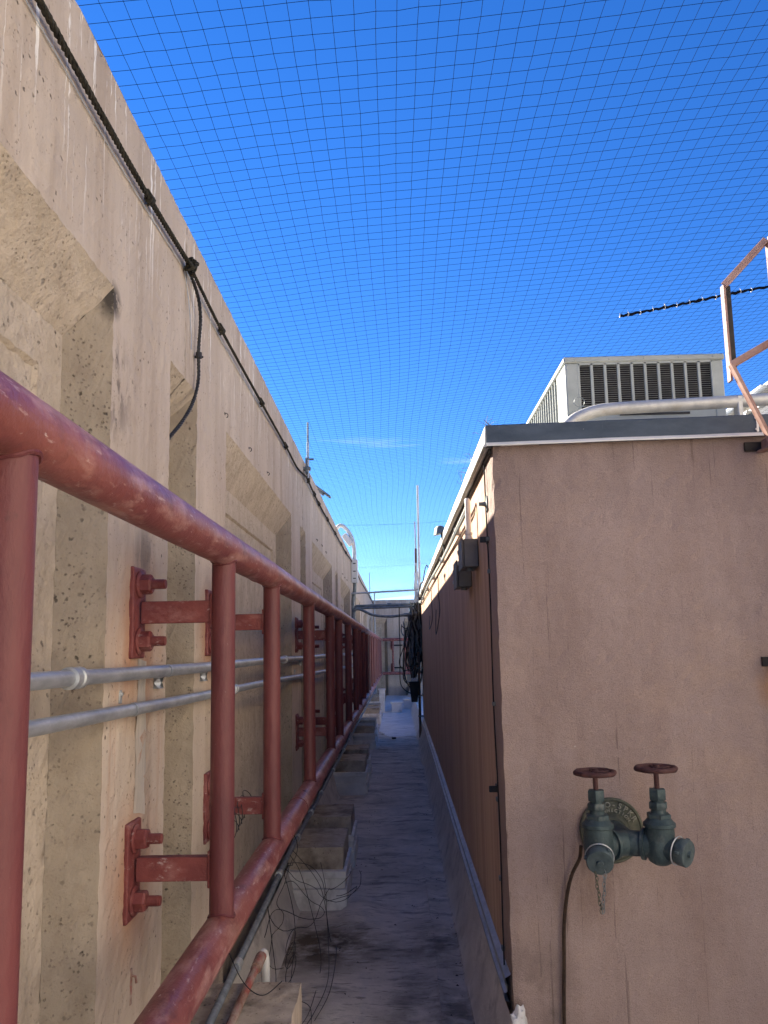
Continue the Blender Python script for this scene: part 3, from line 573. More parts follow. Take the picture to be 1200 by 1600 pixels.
# ------------------------------------------------------------------ ropes, knot and wires on the wall
RXX = WX + 0.018
rp = [(RXX, -0.8, 1.262), (RXX, 0.6, 1.255), (RXX, 1.378, 1.253), (RXX, 1.709, 1.251), (RXX, 2.076, 1.258), (RXX, 2.491, 1.282)]
rope = thing('wall_rope', 'thick dark weathered rope knotted and strung along the top of the concrete wall', 'rope', (RXX, 2.49, 1.28))
m = MB(); twisted(m, spline(rp, 10), 0.0085, 3, 0.055, 5); at(m.build('near_span', rope_m, rope), rope)
rp2 = [(RXX, 2.491, 1.282), (RXX, 3.0, 1.256), (RXX, 3.935, 1.258), (RXX, 4.9, 1.262), (RXX, 5.42, 1.259), (RXX, 5.98, 1.318)]
m = MB(); twisted(m, spline(rp2, 10), 0.0065, 3, 0.05, 5); at(m.build('middle_span', rope_m, rope), rope)
rp3 = [(RXX, 5.98, 1.318), (RXX, 7.0, 1.29), (RXX, 8.87, 1.30), (RXX, 10.8, 1.31), (RXX, 12.4, 1.35), (RXX, 15, 1.30), (RXX, 18, 1.32), (RXX, 23.5, 1.33)]
m = MB(); m.tube(spline(rp3, 10), 0.0075, 8); at(m.build('far_span', rope_m, rope), rope)
m = MB()
for q in range(9):
    pts = []; a0 = random.uniform(0, 6); ax = Vector((random.uniform(-1, 1), random.uniform(-1, 1), random.uniform(-1, 1))).normalized(); rq = random.uniform(.013, .024)
    u = ax.orthogonal().normalized(); w = ax.cross(u); c = Vector((RXX + .008, 2.50 + random.uniform(-.012, .012), 1.272 + random.uniform(-.012, .012)))
    for i in range(18): a = a0 + i / 17 * 5.6; pts.append(c + (u * math.cos(a) + w * math.sin(a)) * rq)
    m.tube(pts, 0.0052, 6)
at(m.build('knot', rope_m, rope), rope)
m = MB()
for q in range(5):
    pts = []; c = Vector((RXX + .01, 5.98 + random.uniform(-.04, .04), 1.31 + random.uniform(-.03, .03))); rq = random.uniform(.015, .03); a0 = random.uniform(0, 6)
    for i in range(14): a = a0 + i / 13 * 5.6; pts.append(c + Vector((random.uniform(-.003, .01), math.cos(a) * rq, math.sin(a) * rq)))
    m.tube(pts, 0.007, 6)
at(m.build('knot', rope_m, rope), rope)
for yy, zz in ((2.076, 1.258), (3.0, 1.256), (3.95, 1.258), (4.85, 1.262), (6.6, 1.30), (7.0, 1.29), (7.9, 1.295), (8.9, 1.30), (9.9, 1.31), (10.8, 1.31)):
    m = MB(); m.tube([(RXX, yy - .012, zz - .003), (RXX + .002, yy + .012, zz + .002)], .013, 8); m.tube([(WX, yy, zz + .03), (WX + .014, yy, zz + .028), (WX + .024, yy, zz + .01), (WX + .022, yy, zz - .012), (WX + .01, yy, zz - .018)], .004, 6)
    at(m.build('clamp', rope_m, rope), rope)
dr = [(RXX, 2.50, 1.262), (RXX + .006, 2.60, 1.215), (RXX + .004, 2.648, 1.15), (RXX, 2.644, 1.046), (RXX - .002, 2.650, .93), (RXX - .01, 2.60, .83), (RXX - .02, 2.50, .735), (RXX - .035, 2.40, .65), (RXX - .06, 2.36, .56), (WX - .070, 2.42, .40), (WX - .070, 2.44, -.4), (WX - .07, 2.44, -1.3)]
dp = thing('hanging_rope', 'dark rope hanging from the knot on the wall down into the narrow recess', 'rope', dr[0])
m = MB(); twisted(m, spline(dr[:9], 10), 0.0065, 3, 0.045, 5); at(m.build('rope_length', cable_m, dp), dp)
m = MB(); m.tube([(RXX, 2.646, 1.01), (RXX, 2.646, 1.03)], .011, 8); m.tube([(WX, 2.66, 1.02), (WX + .02, 2.66, 1.022), (WX + .03, 2.65, 1.015)], .004, 6); at(m.build('clamp', cable_m, dp), dp)
wm = MB(); wm.tube(spline([(WX + .005, y_, z_ - .022) for x_, y_, z_ in rp], 8), .0017, 6); wm.tube(spline([(WX + .005, 2.49, 1.262), (WX + .005, 2.545, 1.19), (WX + .006, 2.585, 1.08), (WX + .006, 2.59, 1.02)], 8), .0015, 6)
wm.tube(spline([(WX + .006, 2.49, 1.264), (WX + .006, 3.4, 1.236), (WX + .006, 5.9, 1.29), (WX + .006, 9, 1.28)], 10), .0016, 6)
tag(wm.build('guy_wire', galv), 'thin pale steel wire running just below the thick rope on the wall', 'wire')

# ------------------------------------------------------------------ masts, flap and riser on the left wall
am = thing('antenna_mast', 'short dark antenna mast clamped to the top of the concrete wall at the rope knot', 'antenna', (-0.645, 5.95, 1.31))
m = MB(); m.tube([(-.645, 5.95, 1.47), (-.644, 5.95, 1.735)], .007, 8); at(m.build('whip', dark_steel, am), am)
m = MB(); m.tube([(-.645, 5.95, 1.30), (-.645, 5.95, 1.58)], .010, 10); at(m.build('mast_tube', galv, am), am)
m = MB(); m.box(-.68, -.625, 5.93, 5.97, 1.36, 1.385, ch=.002); m.box(-.66, -.60, 5.94, 5.96, 1.44, 1.452, ch=.002); m.box(-.664, -.655, 5.93, 5.97, 1.33, 1.46, ch=.002); at(m.build('clamp_bracket', dark_steel, am), am)
m = MB(); M_ = Matrix.Translation((-.66, 7.40, 1.48)) @ Matrix.Rotation(R(38), 4, 'Y')
m.box(-.10, .085, -.05, .05, -.008, .008, ch=.003, M=M_); m.box(-.06, .02, -.03, .03, -.03, -.008, ch=.004, M=M_); m.lathe([(.012, -.06), (.012, 0)], M_ @ Matrix.Translation((-.05, 0, 0)), 10)
tag(m.build('flood_lamp', dark_steel), 'dark flat lamp head jutting over the top edge of the concrete wall', 'lamp')
m = MB(); m.tube([(-.66, 20.5, 1.30), (-.66, 20.5, 1.95)], .008, 6); m.tube([(-.68, 20.5, 1.32), (-.62, 20.5, 1.34)], .012, 6); tag(m.build('antenna_mast', dark_steel), 'thin whip antenna far along the concrete wall', 'antenna')
m = MB(); m.tube([(-.66, 13.2, .0), (-.66, 13.2, 1.3)], .006, 6); m.box(-.67, -.64, 13.15, 13.25, 1.2, 1.3, ch=.003); tag(m.build('wall_cable', dark_steel), 'thin cable dropping down the concrete wall past the pipe riser', 'cable')
m = MB(); m.tube([(-.60, 22.6, -1.2), (-.60, 22.6, 1.45), (-.60, 22.62, 1.6)], .018, 8); tag(m.build('antenna_mast', galv), 'slim pale vertical pole at the far left corner before the end wall', 'antenna')

rs = thing('pipe_riser', 'pale bent conduit riser coming over the concrete wall with a white junction box', 'conduit', (-.63, 12.3, .6))
m = MB(); m.tube(spline([(-.98, 12.3, 1.75), (-.85, 12.3, 1.92), (-.74, 12.3, 1.86), (-.66, 12.3, 1.72), (-.628, 12.3, 1.55), (-.624, 12.3, 1.36)], 8), .030, 14); at(m.build('weatherhead_pipe', white_metal, rs), rs)
m = MB(); M_ = Matrix.Translation((-.73, 12.28, 1.70)) @ Matrix.Rotation(R(-35), 4, 'Y'); m.box(-.045, .045, -.06, .06, -.11, .09, ch=.012, M=M_); at(m.build('cover', white_metal, rs), rs)
m = MB(); m.box(-.675, -.575, 12.24, 12.36, 1.02, 1.38, ch=.006)
at(m.build('junction_box', white_metal, rs), rs)
m = MB()
for zz in (1.08, 1.19, 1.31): m.box(-.645, -.605, 12.232, 12.24, zz, zz + .014)
at(m.build('latch', black_pl, rs), rs)
m = MB(); m.tube(spline([(-.625, 12.3, 1.02), (-.63, 12.3, .9), (-.655, 12.3, .75), (-.665, 12.3, .6), (-.665, 12.3, .2)], 8), .028, 14); at(m.build('lower_pipe', dark_steel, rs), rs)

# ------------------------------------------------------------------ conduits crossing the walkway
XG = 'conduits spanning across the walkway at head height'
def cross(pts, r, mt, label, couplings=()):
    t = thing('crossing_conduit', label, 'conduit', pts[0], XG); m = MB(); m.tube(spline(pts, 8), r, 10); at(m.build('pipe', mt, t), t)
    for c in couplings: m = MB(); m.tube([Vector(c) + Vector((-.035, 0, 0)), Vector(c) + Vector((.035, 0, -.002))], r * 1.5, 10); at(m.build('coupling', mt, t), t)
cross([(-.80, 12.2, .25), (-.80, 12.2, .62), (-.785, 12.2, .78), (-.73, 12.2, .845), (-.55, 12.2, .855), (0, 12.2, .875), (.30, 12.2, .885), (.335, 12.2, .885)], .013, galv, 'thin pale conduit crossing the walkway, highest of the crossing pipes')
cross([(-.655, 12.35, .3), (-.655, 12.35, .60), (-.62, 12.35, .66), (-.5, 12.35, .668), (0, 12.35, .675), (.33, 12.35, .68)], .021, dark_steel, 'dark straight conduit crossing the walkway under the thin pale one', [(-.1, 12.35, .676)])
cross([(-.64, 12.25, .3), (-.64, 12.25, .58), (-.61, 12.25, .625), (-.5, 12.25, .628), (0, 12.25, .636), (.33, 12.25, .645)], .019, dark_steel, 'dark straight conduit crossing the walkway just above the sagging one')
cross([(-.655, 12.1, .3), (-.65, 12.1, .52), (-.60, 12.1, .605), (-.5, 12.1, .585), (-.35, 12.1, .515), (-.1, 12.1, .485), (.12, 12.1, .505), (.33, 12.1, .53)], .020, dark_steel, 'dark sagging conduit crossing the walkway, lowest of the crossing pipes', [(.15, 12.1, .508)])

# ------------------------------------------------------------------ right building
BY = 12.45
B = thing('rooftop_building', 'low brown stucco rooftop building with dark metal coping right of the walkway', 'building', (SX, FY, -1.6))
SK = -0.06     # the front face turns slightly towards the viewer
def fy(x): return FY + SK * (x - SX)
fr = MB(); CT = 0.765
nX = 150; X1 = 5.2
fr.patch((SX, FY, -1.75), (1.9, fy(1.9), -1.75), (1.9, fy(1.9), CT), (SX, FY, CT), .03); fr.patch((1.9, fy(1.9), -1.75), (X1, fy(X1), -1.75), (X1, fy(X1), CT), (1.9, fy(1.9), CT), .12)
fr.patch((SX, 3.25, -1.75), (SX, FY, -1.75), (SX, FY, CT), (SX, 3.25, CT), .03)
roughen(fr, 0.002, 8, 0.0035, 50)
for i, v in enumerate(fr.v):   # chipped plaster along the upper corner
    if abs(v[0] - SX) < .008 and abs(v[1] - FY) < .008:
        d = .010 * max(0, noise.noise(Vector((3, 1, v[2] * 22)))) * (1.0 if v[2] > .35 else .4) + .001; fr.v[i] = (v[0] + d, v[1] + d, v[2])
at(fr.build('front_wall', stucco, B), B)
p0 = 3.254; k = 0
while p0 < BY - .05:
    p1 = min(p0 + 1.22, BY); m = MB(); m.box(SX + .003, SX + .03, p0 + .003, p1 - .003, -1.7, CT, ch=.003)
    at(m.build('siding_panel', siding_m, B), B); p0 = p1
bk = MB(); bk.box(SX + .031, 5.15, 3.30, BY, -1.7, .70); at(bk.build('core_wall', stucco, B), B)
rf = MB(); rf.patch((SX + .2, 3.2, .745), (X1, 3.2, .745), (X1, BY, .745), (SX + .2, BY, .745), .5); at(rf.build('roof', roof_m, B), B)
# coping, front: fascia, pale drip edge, lap joints
def coping_run(a, b, outn, mats, name):
    """profile swept from a to b; outn is the outward direction"""
    a = Vector(a); b = Vector(b); o = Vector(outn); up = Vector((0, 0, 1))
    prof_ = [(-.18, .064), (.020, .076), (.024, .072), (.026, .006), (.034, -.004), (.034, -.009), (.020, -.006), (.020, -.003), (-.18, -.003)]
    n_ = max(1, int((b - a).length / .15)); m = MB(); vs = []
    for i in range(n_ + 1):
        p = a.lerp(b, i / n_); wv = .0025 * noise.noise(Vector((p.x * 3, p.y * 3, 0)))
        for u, z in prof_: vs.append(p + o * (u + (wv if u > 0 else 0)) + up * (z + wv))
    K_ = len(prof_)
    for i in range(n_):
        for j in range(K_):
            j2 = (j + 1) % K_; f = (i * K_ + j, i * K_ + j2, (i + 1) * K_ + j2, (i + 1) * K_ + j)
            m.add([vs[q] for q in f], [(0, 1, 2, 3)], 1 if j in (3, 4, 5) else 0)
    for e, rev in ((0, False), (n_, True)):
        f = [vs[e * K_ + j] for j in range(K_)]; m.add(f, [tuple(range(K_))], 0)
    at(m.build(name, mats, B), B)
coping_run((SX - .022, FY - .022 + .022, CT), (2.35, fy(2.35), CT), (0, -1, 0), [coping_m, coping_edge], 'coping_sheet')
coping_run((2.352, fy(2.352), CT), (X1, fy(X1), CT), (0, -1, 0), [coping_m, coping_edge], 'coping_sheet')
p0 = FY - .018
while p0 < BY:
    p1 = min(p0 + 3.0, BY); coping_run((SX, p0 + .002, CT), (SX, p1 - .001, CT), (-1, 0, 0), [white_metal, dark_steel], 'coping_sheet'); p0 = p1
m = MB(); m.box(SX - .008, SX + .012, 3.02, BY - .01, CT - .028, CT - .006); at(m.build('coping_cleat', frame_in, B), B)
for x in (1.36, 3.4):
    m = MB(); y_ = fy(x) - .029; m.box(x - .004, x + .004, y_, y_ + .003, CT + .008, CT + .072); 
    for z in (.018, .06): m.lathe([(.005, 0), (.004, .003), (0, .003)], axis_matrix((x - .006, y_, CT + z), (0, -1, 0)), 8)
    at(m.build('coping_lap', coping_edge, B), B)
# counterflashing / termination bar along the base of the side wall
m = MB(); n_ = 120; vs = []
pf = [(-.006, .0), (-.022, .006), (-.024, .030), (-.012, .036), (-.012, .060), (-.020, .064), (-.018, .082), (.004, .094)]
for i in range(n_ + 1):
    yy = FY + .05 + (BY - FY - .05) * i / n_; z = floor_z(yy) + .265 + .003 * noise.noise(Vector((yy * 3, 0, 0)))
    for u, w in pf: vs.append((SX + u, yy, z + w))
K_ = len(pf)
for i in range(n_):
    for j in range(K_ - 1): m.add([vs[q] for q in (i * K_ + j, i * K_ + j + 1, (i + 1) * K_ + j + 1, (i + 1) * K_ + j)], [(0, 1, 2, 3)])
at(m.build('counterflashing', galv, B), B)

# corner wire with clips on the side wall
cw = thing('corner_wire', 'thin dark wire clipped down the side wall close to the building corner', 'cable', (SX, 3.2, .7))
m = MB(); pts = [(SX - .006 + .002 * math.sin(z * 7), 3.185 + .012 * math.sin(z * 2.3) - .03 * max(0, -z - .3), z) for z in [(.74 - i * .07) for i in range(29)]]; m.tube(pts, .003, 6); at(m.build('wire', cable_m, cw), cw)
for z in (.43, .30, -.22, -.58, -.87, -1.12): m = MB(); m.box(SX - .012, SX + .001, 3.175, 3.20, z - .008, z + .008, ch=.002); at(m.build('clip', dark_steel, cw), cw)
SB = 'small black brackets on the side wall near the building corner'
for z, lb, yb in ((.43, 'small black bracket on the side wall right of the grey boxes, higher of two', 3.22), (-.545, 'small black bracket low on the side wall near the corner, lower of two', 3.22)):
    m = MB(); m.box(SX - .035, SX, yb - .02, yb - .012, z - .012, z + .012, ch=.002); m.box(SX - .006, SX + .001, yb - .02, yb + .03, z - .014, z + .014, ch=.002); tag(m.build('wall_bracket', black_pl), lb, 'bracket', SB)
m = MB(); m.lathe([(.034, 0), (.034, .006), (.012, .008), (.008, .02), (.008, .035), (0, .035)], axis_matrix((SX, 3.20, .575), (-1, 0, 0)), 18); tag(m.build('wall_disc', dark_steel), 'round dark metal disc with a stub on the sunlit band near the corner', 'fitting')

# grey boxes with conduit
EG = 'grey electrical boxes mounted in line on the side wall'
def ebox(y0, z0, z1, label, pipe_to=None):
    t = thing('electrical_box', label, 'electrical box', (SX, y0, z0), EG)
    m = MB(); m.box(SX - .066, SX + .001, y0, y0 + .20, z0, z1, ch=.004); at(m.build('enclosure', box_m, t), t)
    m = MB(); m.box(SX - .075, SX - .067, y0 - .004, y0 + .204, z0 - .004, z1 + .004, ch=.003); at(m.build('cover', box_m, t), t)
    m = MB(); m.lathe([(.016, 0), (.016, .01), (.012, .012), (.012, .03)], Matrix.Translation((SX - .035, y0 + .05, z0 - .014)), 12); at(m.build('knockout', dark_steel, t), t)
    for s in (.3, .7): m = MB(); m.box(SX - .079, SX - .074, y0 + .19, y0 + .212, z0 + (z1 - z0) * s - .01, z0 + (z1 - z0) * s + .01, ch=.002); at(m.build('hinge', galv, t), t)
    return t
e1 = ebox(3.62, .362, .492, 'nearer, higher grey electrical box on the side wall, fed by a vertical conduit')
e2 = ebox(3.98, .30, .43, 'farther and lower of two grey electrical boxes on the side wall')
m = MB(); m.tube(spline([(SX - .035, 3.68, .49), (SX - .035, 3.68, .56), (SX - .035, 3.685, .66), (SX - .035, 3.70, .685)], 6), .013, 12); m.lathe([(.018, 0), (.018, .012), (.015, .02), (.018, .026), (.018, .034)], Matrix.Translation((SX - .035, 3.68, .494)), 12); at(m.build('feed_conduit', white_metal, e1), e1)
pg = 'pipes strapped together along the top of the side wall'
for q, (zz, rr_, mt, lb) in enumerate(((.676, .0075, white_metal, 'pale upper pipe under the coping along the sunlit band of the side wall'), (.655, .0065, dark_steel, 'dark lower pipe beside the pale one along the sunlit band of the side wall'))):
    t = thing('wall_pipe', lb, 'pipe', (SX, 3.7, zz), pg)
    m = MB(); pts = [(SX - .028, 3.71 + q * .03, zz + .012)] + [(SX - .024 + .004 * math.sin(y * 1.3), y, zz + .006 * math.sin(y * .9 + q)) for y in [3.85 + i * .4 for i in range(20)]] + [(SX - .03, 12.1, zz + .03)]; m.tube(spline(pts, 3), rr_, 8); at(m.build('pipe', mt, t), t)
    for y in (4.6, 6.1, 7.6, 9.1, 10.6): m = MB(); m.box(SX - .034, SX, y - .008, y + .008, zz - .010, zz + .013, ch=.003); at(m.build('strap', galv, t), t)
for y, dz, lb in ((6.9, .12, 'nearer of two thin loose cables drooping over the shadow line on the side wall'), (8.3, .2, 'farther of two thin loose cables drooping over the shadow line on the side wall')):
    m = MB(); m.tube(spline([(SX - .01, y, .62), (SX - .006, y + .05, .45), (SX - .006, y - .02, .3), (SX - .03, y + .25, dz), (SX - .01, y + .5, .35)], 6), .004, 6)
    tag(m.build('loose_cable', cable_m), lb, 'cable', 'thin loose cables on the side wall')
# small lamp on coping, spikes of wire
t = thing('coping_lamp', 'small dark lamp standing on the coping edge of the side wall', 'lamp', (SX - .02, 5.9, .84))
m = MB(); m.tube([(SX - .01, 5.9, .70), (SX - .03, 5.9, .87)], .008, 8); at(m.build('stem', dark_steel, t), t)
m = MB(); m.lathe([(.015, 0), (.035, .015), (.055, .06), (.05, .062)], Matrix.Translation((SX - .05, 5.88, .90)) @ Matrix.Rotation(R(165), 4, 'Y'), 14); at(m.build('lamp_head', dark_steel, t), t)
sp = MB()
for i in range(38):
    y = random.choice([3.02, 3.5, 3.62, 3.9, 4.0, 6.4, 7.8]) + random.uniform(-.12, .12); x = SX - .015 + random.uniform(-.02, .03); p = Vector((x, y, .838)); pts = [p]
    d = Vector((random.uniform(-.6, .3), random.uniform(-.5, .5), random.uniform(.2, 1))).normalized()
    for k in range(4): d = (d + Vector((random.uniform(-.5, .5), random.uniform(-.5, .5), random.uniform(-.5, .35)))).normalized(); p = p + d * .012; pts.append(p)
    sp.tube(pts, .0009, 4)
o = sp.build('wire_scraps', dark_steel); tag(o, 'tangled wire scraps and twigs caught along the coping of the side wall', 'wire'); o['kind'] = 'stuff'

# ------------------------------------------------------------------ fire department connection on the front wall
V = thing('fire_valve', 'twin green patinated hose valves with rusty handwheels on a round wall plate', 'fire valve', (.75, fy(.75), -.655))
PC = Vector((.750, fy(.75) - .001, -.655)); MP = axis_matrix(PC, (0, -1, 0))
m = MB(); m.lathe([(.113, 0), (.113, .008), (.109, .012), (.104, .012), (.101, .008), (.060, .011), (.056, .022), (.050, .034), (.048, .036)], MP, 56); at(m.build('wall_plate', plate_m, V), V)
def arc_text(s, rad, start, step, size, flip=False, name='lettering'):
    for i, ch in enumerate(s):
        if ch == ' ': continue
        cu = bpy.data.curves.new('letter', 'FONT'); cu.body = ch; cu.size = size; cu.extrude = .0028; cu.offset = .0004; cu.align_x = 'CENTER'; cu.align_y = 'CENTER'
        ob = bpy.data.objects.new('tmp', cu); col.objects.link(ob); dg = bpy.context.evaluated_depsgraph_get(); me = bpy.data.meshes.new_from_object(ob.evaluated_get(dg))
        bpy.data.objects.remove(ob); a = R(start + i * step); c = Vector((math.sin(a) * rad, 0, math.cos(a) * rad))
        rot = Matrix.Rotation(a + (math.pi if flip else 0), 4, 'Y') @ Matrix.Rotation(R(90), 4, 'X')
        me.transform(Matrix.Translation(PC + Vector((0, -.0122, 0)) + c) @ rot); me.materials.clear(); me.materials.append(letter_m)
        o = link(name, me, V); at(o, V)
arc_text('AUTO-SPKR', .089, -50, 14.2, .026)
arc_text('CONNECTION', .070, -42, 11.2, .015)
arc_text('DENVER', .090, 148 + 10, -11.5, .016, True)
arc_text('COLO', .073, 158, -12, .011, True)
def hose_valve(x, wheel_z, out, tint):
    c = Vector((x, 2.745, -.655)); o = Vector(out).normalized(); up = Matrix.Translation(c)
    body = MB()
    # bowl shaped body with collars
    body.lathe([(.0, -.062), (.022, -.060), (.038, -.050), (.047, -.028), (.0495, .0), (.047, .030), (.046, .058), (.0515, .061), (.0515, .072), (.046, .076), (.038, .086), (.032, .090)], up, 34)
    body.tube([c + Vector((0, 0, -.008)), c + o * .060], [.040, .037], 26)
    w = Vector((.750, PC.y - .035, -.655)); mid = Vector((.750, 2.80, -.655))
    body.tube(spline([c, c.lerp(mid, .5), mid, w], 6), .041, 26)
    cdir = (mid - c).normalized(); body.tube([c + cdir * .048, c + cdir * .058], .051, 30)
    at(body.build('valve_body', iron, V), V)
    b2 = MB()
    b2.lathe([(.036, .086), (.040, .088), (.040, .100), (.036, .103)], up @ Matrix.Rotation(.4, 4, 'Z'), 6, smooth=False)
    b2.lathe([(.025, .102), (.023, .118)], up, 20)
    b2.lathe([(.029, .116), (.031, .118), (.031, .136), (.029, .138)], up @ Matrix.Rotation(.1, 4, 'Z'), 6, smooth=False)
    b2.lathe([(.021, .137), (.021, .146)], up, 18)
    b2.lathe([(.027, .145), (.029, .147), (.029, .176), (.026, .180), (.012, .181)], up @ Matrix.Rotation(.25, 4, 'Z'), 6, smooth=False)
    at(b2.build('bonnet', iron, V), V)
    st = MB(); wz = wheel_z + .655
    st.lathe([(.0085, .172), (.0085, wz + .006)], up, 12); at(st.build('stem', rust_wheel, V), V)
    wh = MB(); ring = []
    for i in range(40): a = 2 * math.pi * i / 40; rr_ = .062 + .0018 * math.cos(a * 8); ring.append(c + Vector((math.cos(a) * rr_, math.sin(a) * rr_, wz)))
    wh.tube(ring, .0085, 10, closed=True)
    for i in range(5): a = 2 * math.pi * i / 5 + .3; wh.tube([c + Vector((math.cos(a) * .010, math.sin(a) * .010, wz - .002)), c + Vector((math.cos(a) * .035, math.sin(a) * .035, wz + .001)), c + Vector((math.cos(a) * .058, math.sin(a) * .058, wz))], [.006, .0045, .0055], 8)
    wh.lathe([(.014, wz - .008), (.014, wz + .005), (.009, wz + .008), (.009, wz + .013), (0, wz + .014)], up, 14)
    at(wh.build('handwheel', rust_wheel, V), V)
    cp = MB(); Mc = axis_matrix(c + o * .054, o)
    cp.lathe([(.035, 0), (.037, .003), (.037, .010), (.041, .012), (.0425, .015), (.0425, .040), (.040, .043), (.012, .0435), (.011, .045), (.010, .052), (0, .053)], Mc, 34)
    for i in (0, 1, 2): a = 2 * math.pi * i / 3 + .9; cp.box(.041, .049, -.005, .005, .018, .032, ch=.002, M=Mc @ Matrix.Rotation(a, 4, 'Z'))
    q = cp.build('hose_cap', iron_cap, V); at(q, V)
    rg = MB(); rg.tube([Mc @ Vector((.0445 * math.cos(a), .0445 * math.sin(a), .006)) for a in [2 * math.pi * i / 36 for i in range(36)]], .0022, 6, closed=True); at(rg.build('cap_ring', galv, V), V)
hose_valve(.648, -.420, (-.20, -.90, -.30), 0)
hose_valve(.850, -.410, (.66, -.72, -.12), 1)
ch = MB()
def chain(a, b, n):
    for i in range(n):
        p = Vector(a).lerp(Vector(b), (i + .5) / n) + Vector((.0015 * math.sin(i * 1.7), 0, 0)); d = (Vector(b) - Vector(a)).normalized(); u = Vector((1, .3, 0)).normalized() if i % 2 else Vector((.3, -1, 0)).normalized()
        ch.tube([p + d * (math.cos(t) * .0088) + u * (math.sin(t) * .0048) for t in [2 * math.pi * k / 10 for k in range(10)]], .0015, 5, closed=True)
chain((.612, 2.655, -.712), (.624, 2.655, -.835), 10); ch2 = ch; ch = MB(); chain((.645, 2.665, -.705), (.629, 2.655, -.835), 10)
ch.tube(spline([(.640, 2.66, -.70), (.646, 2.655, -.722), (.640, 2.655, -.735), (.634, 2.66, -.722)], 5), .0013, 5)
o = ch.build('cap_chain', dark_steel, V); at(o, V); o = ch2.build('cap_chain', plate_m, V); at(o, V)
vc = thing('valve_cable', 'dark brown cable hanging from the left hose valve down the stucco wall', 'cable', (.62, 2.94, -.72))
m = MB(); m.tube(spline([(.632, 2.94, -.70), (.628, 2.955, -.745), (.600, 2.962, -.80), (.580, 2.966, -.87), (.566, 2.972, -.97), (.560, 2.974, -1.10), (.552, 2.974, -1.25), (.545, 2.974, -1.50)], 8), .0066, 8); at(m.build('cable', brown_cable, vc), vc)

# ------------------------------------------------------------------ roof air conditioner
AX0, AX1, AY0, AY1, AZ0, AZ1 = .915, 1.738, 4.05, 5.36, .84, 1.495
A = thing('air_conditioner', 'large pale grey rooftop air conditioner with slatted coil grilles on the low building', 'air conditioner', (AX0, AY0, AZ0))
m = MB(); m.box(AX0 + .035, AX1 - .035, AY0 + .06, AY1 - .03, AZ0, AZ1 - .03); at(m.build('coil', ac_dark, A), A)
m = MB(); m.box(AX0 - .008, AX1 + .008, AY0 - .008, AY1 + .008, AZ1 - .028, AZ1 + .004, ch=.006)
for x in np.linspace(AX0 + .05, AX1 - .05, 5): m.lathe([(.006, 0), (.004, .003), (0, .003)], axis_matrix((x, AY0 - .008, AZ1 - .012), (0, -1, 0)), 8)
at(m.build('top_cover', ac_m, A), A)
for x0, x1 in ((AX0, AX0 + .066), (AX1 - .055, AX1)):
    m = MB(); m.box(x0, x1, AY0, AY0 + .04, AZ0, AZ1 - .028, ch=.006); at(m.build('corner_post', ac_m, A), A)
m = MB(); m.box(AX0, AX0 + .03, AY0 + .04, AY0 + .22, AZ0, AZ1 - .028, ch=.004); at(m.build('side_panel', ac_m, A), A)
m = MB(); m.box(AX0, AX0 + .03, AY1 - .06, AY1, AZ0, AZ1 - .028, ch=.004); at(m.build('side_panel', ac_m, A), A)
m = MB(); m.box(AX1 - .03, AX1, AY0 + .04, AY1, AZ0, AZ1 - .028, ch=.004); at(m.build('side_panel', ac_m, A), A)
m = MB(); m.box(AX0 + .02, AX1 - .02, AY1 - .02, AY1, AZ0, AZ1 - .028, ch=.004); at(m.build('back_panel', ac_m, A), A)
m = MB(); m.box(AX0 + .066, AX1 - .055, AY0 + .002, AY0 + .036, AZ0, 1.205, ch=.004); m.box(AX0 + .20, AX1 - .19, AY0 - .006, AY0 + .002, 1.13, 1.165, ch=.002)
at(m.build('lower_panel', ac_m, A), A)
m = MB(); m.box(AX0 + .27, AX1 - .19, AY0 - .002, AY0 + .003, 1.178, 1.190); at(m.build('vent_slot', black_pl, A), A)
gx0, gx1 = AX0 + .068, AX1 - .057; gw = (gx1 - gx0) / 10
for i in range(10):
    m = MB(); a = gx0 + gw * i
    for s in range(22):
        z = 1.212 + s * .0117; m.box(a + .008, a + gw - .008, AY0 + .003, AY0 + .007, z - .0009, z + .0009)
    at(m.build('louvre_bank', slat_m, A), A)
for i in range(11):
    m = MB(); a = gx0 + gw * i; m.box(a - .0075, a + .0075, AY0 - .001, AY0 + .012, 1.206, AZ1 - .030, ch=.002); at(m.build('grille_bar', ac_m, A), A)
m = MB(); m.box(gx0 - .0, gx1, AY0 - .001, AY0 + .010, AZ1 - .040, AZ1 - .029); at(m.build('grille_bar', ac_m, A), A)
ny = 15; y0_, y1_ = AY0 + .22, AY1 - .06; gy = (y1_ - y0_) / ny
for i in range(ny + 1): m = MB(); a = y0_ + gy * i; m.box(AX0 - .001, AX0 + .012, a - .0065, a + .0065, AZ0, AZ1 - .03, ch=.002); at(m.build('grille_bar', ac_m, A), A)
m = MB()
for s in range(30): z = AZ0 + .01 + s * .021; m.box(AX0 + .012, AX0 + .014, y0_, y1_, z, z + .0025)
o = m.build('coil_guard', slat_m, A); at(o, A)
m = MB()
for a in (AY0 + .06, AY1 - .12): m.box(AX0 + .02, AX1 - .02, a, a + .08, .745, .84, ch=.004)
at(m.build('support_rail', galv_roof, A), A)
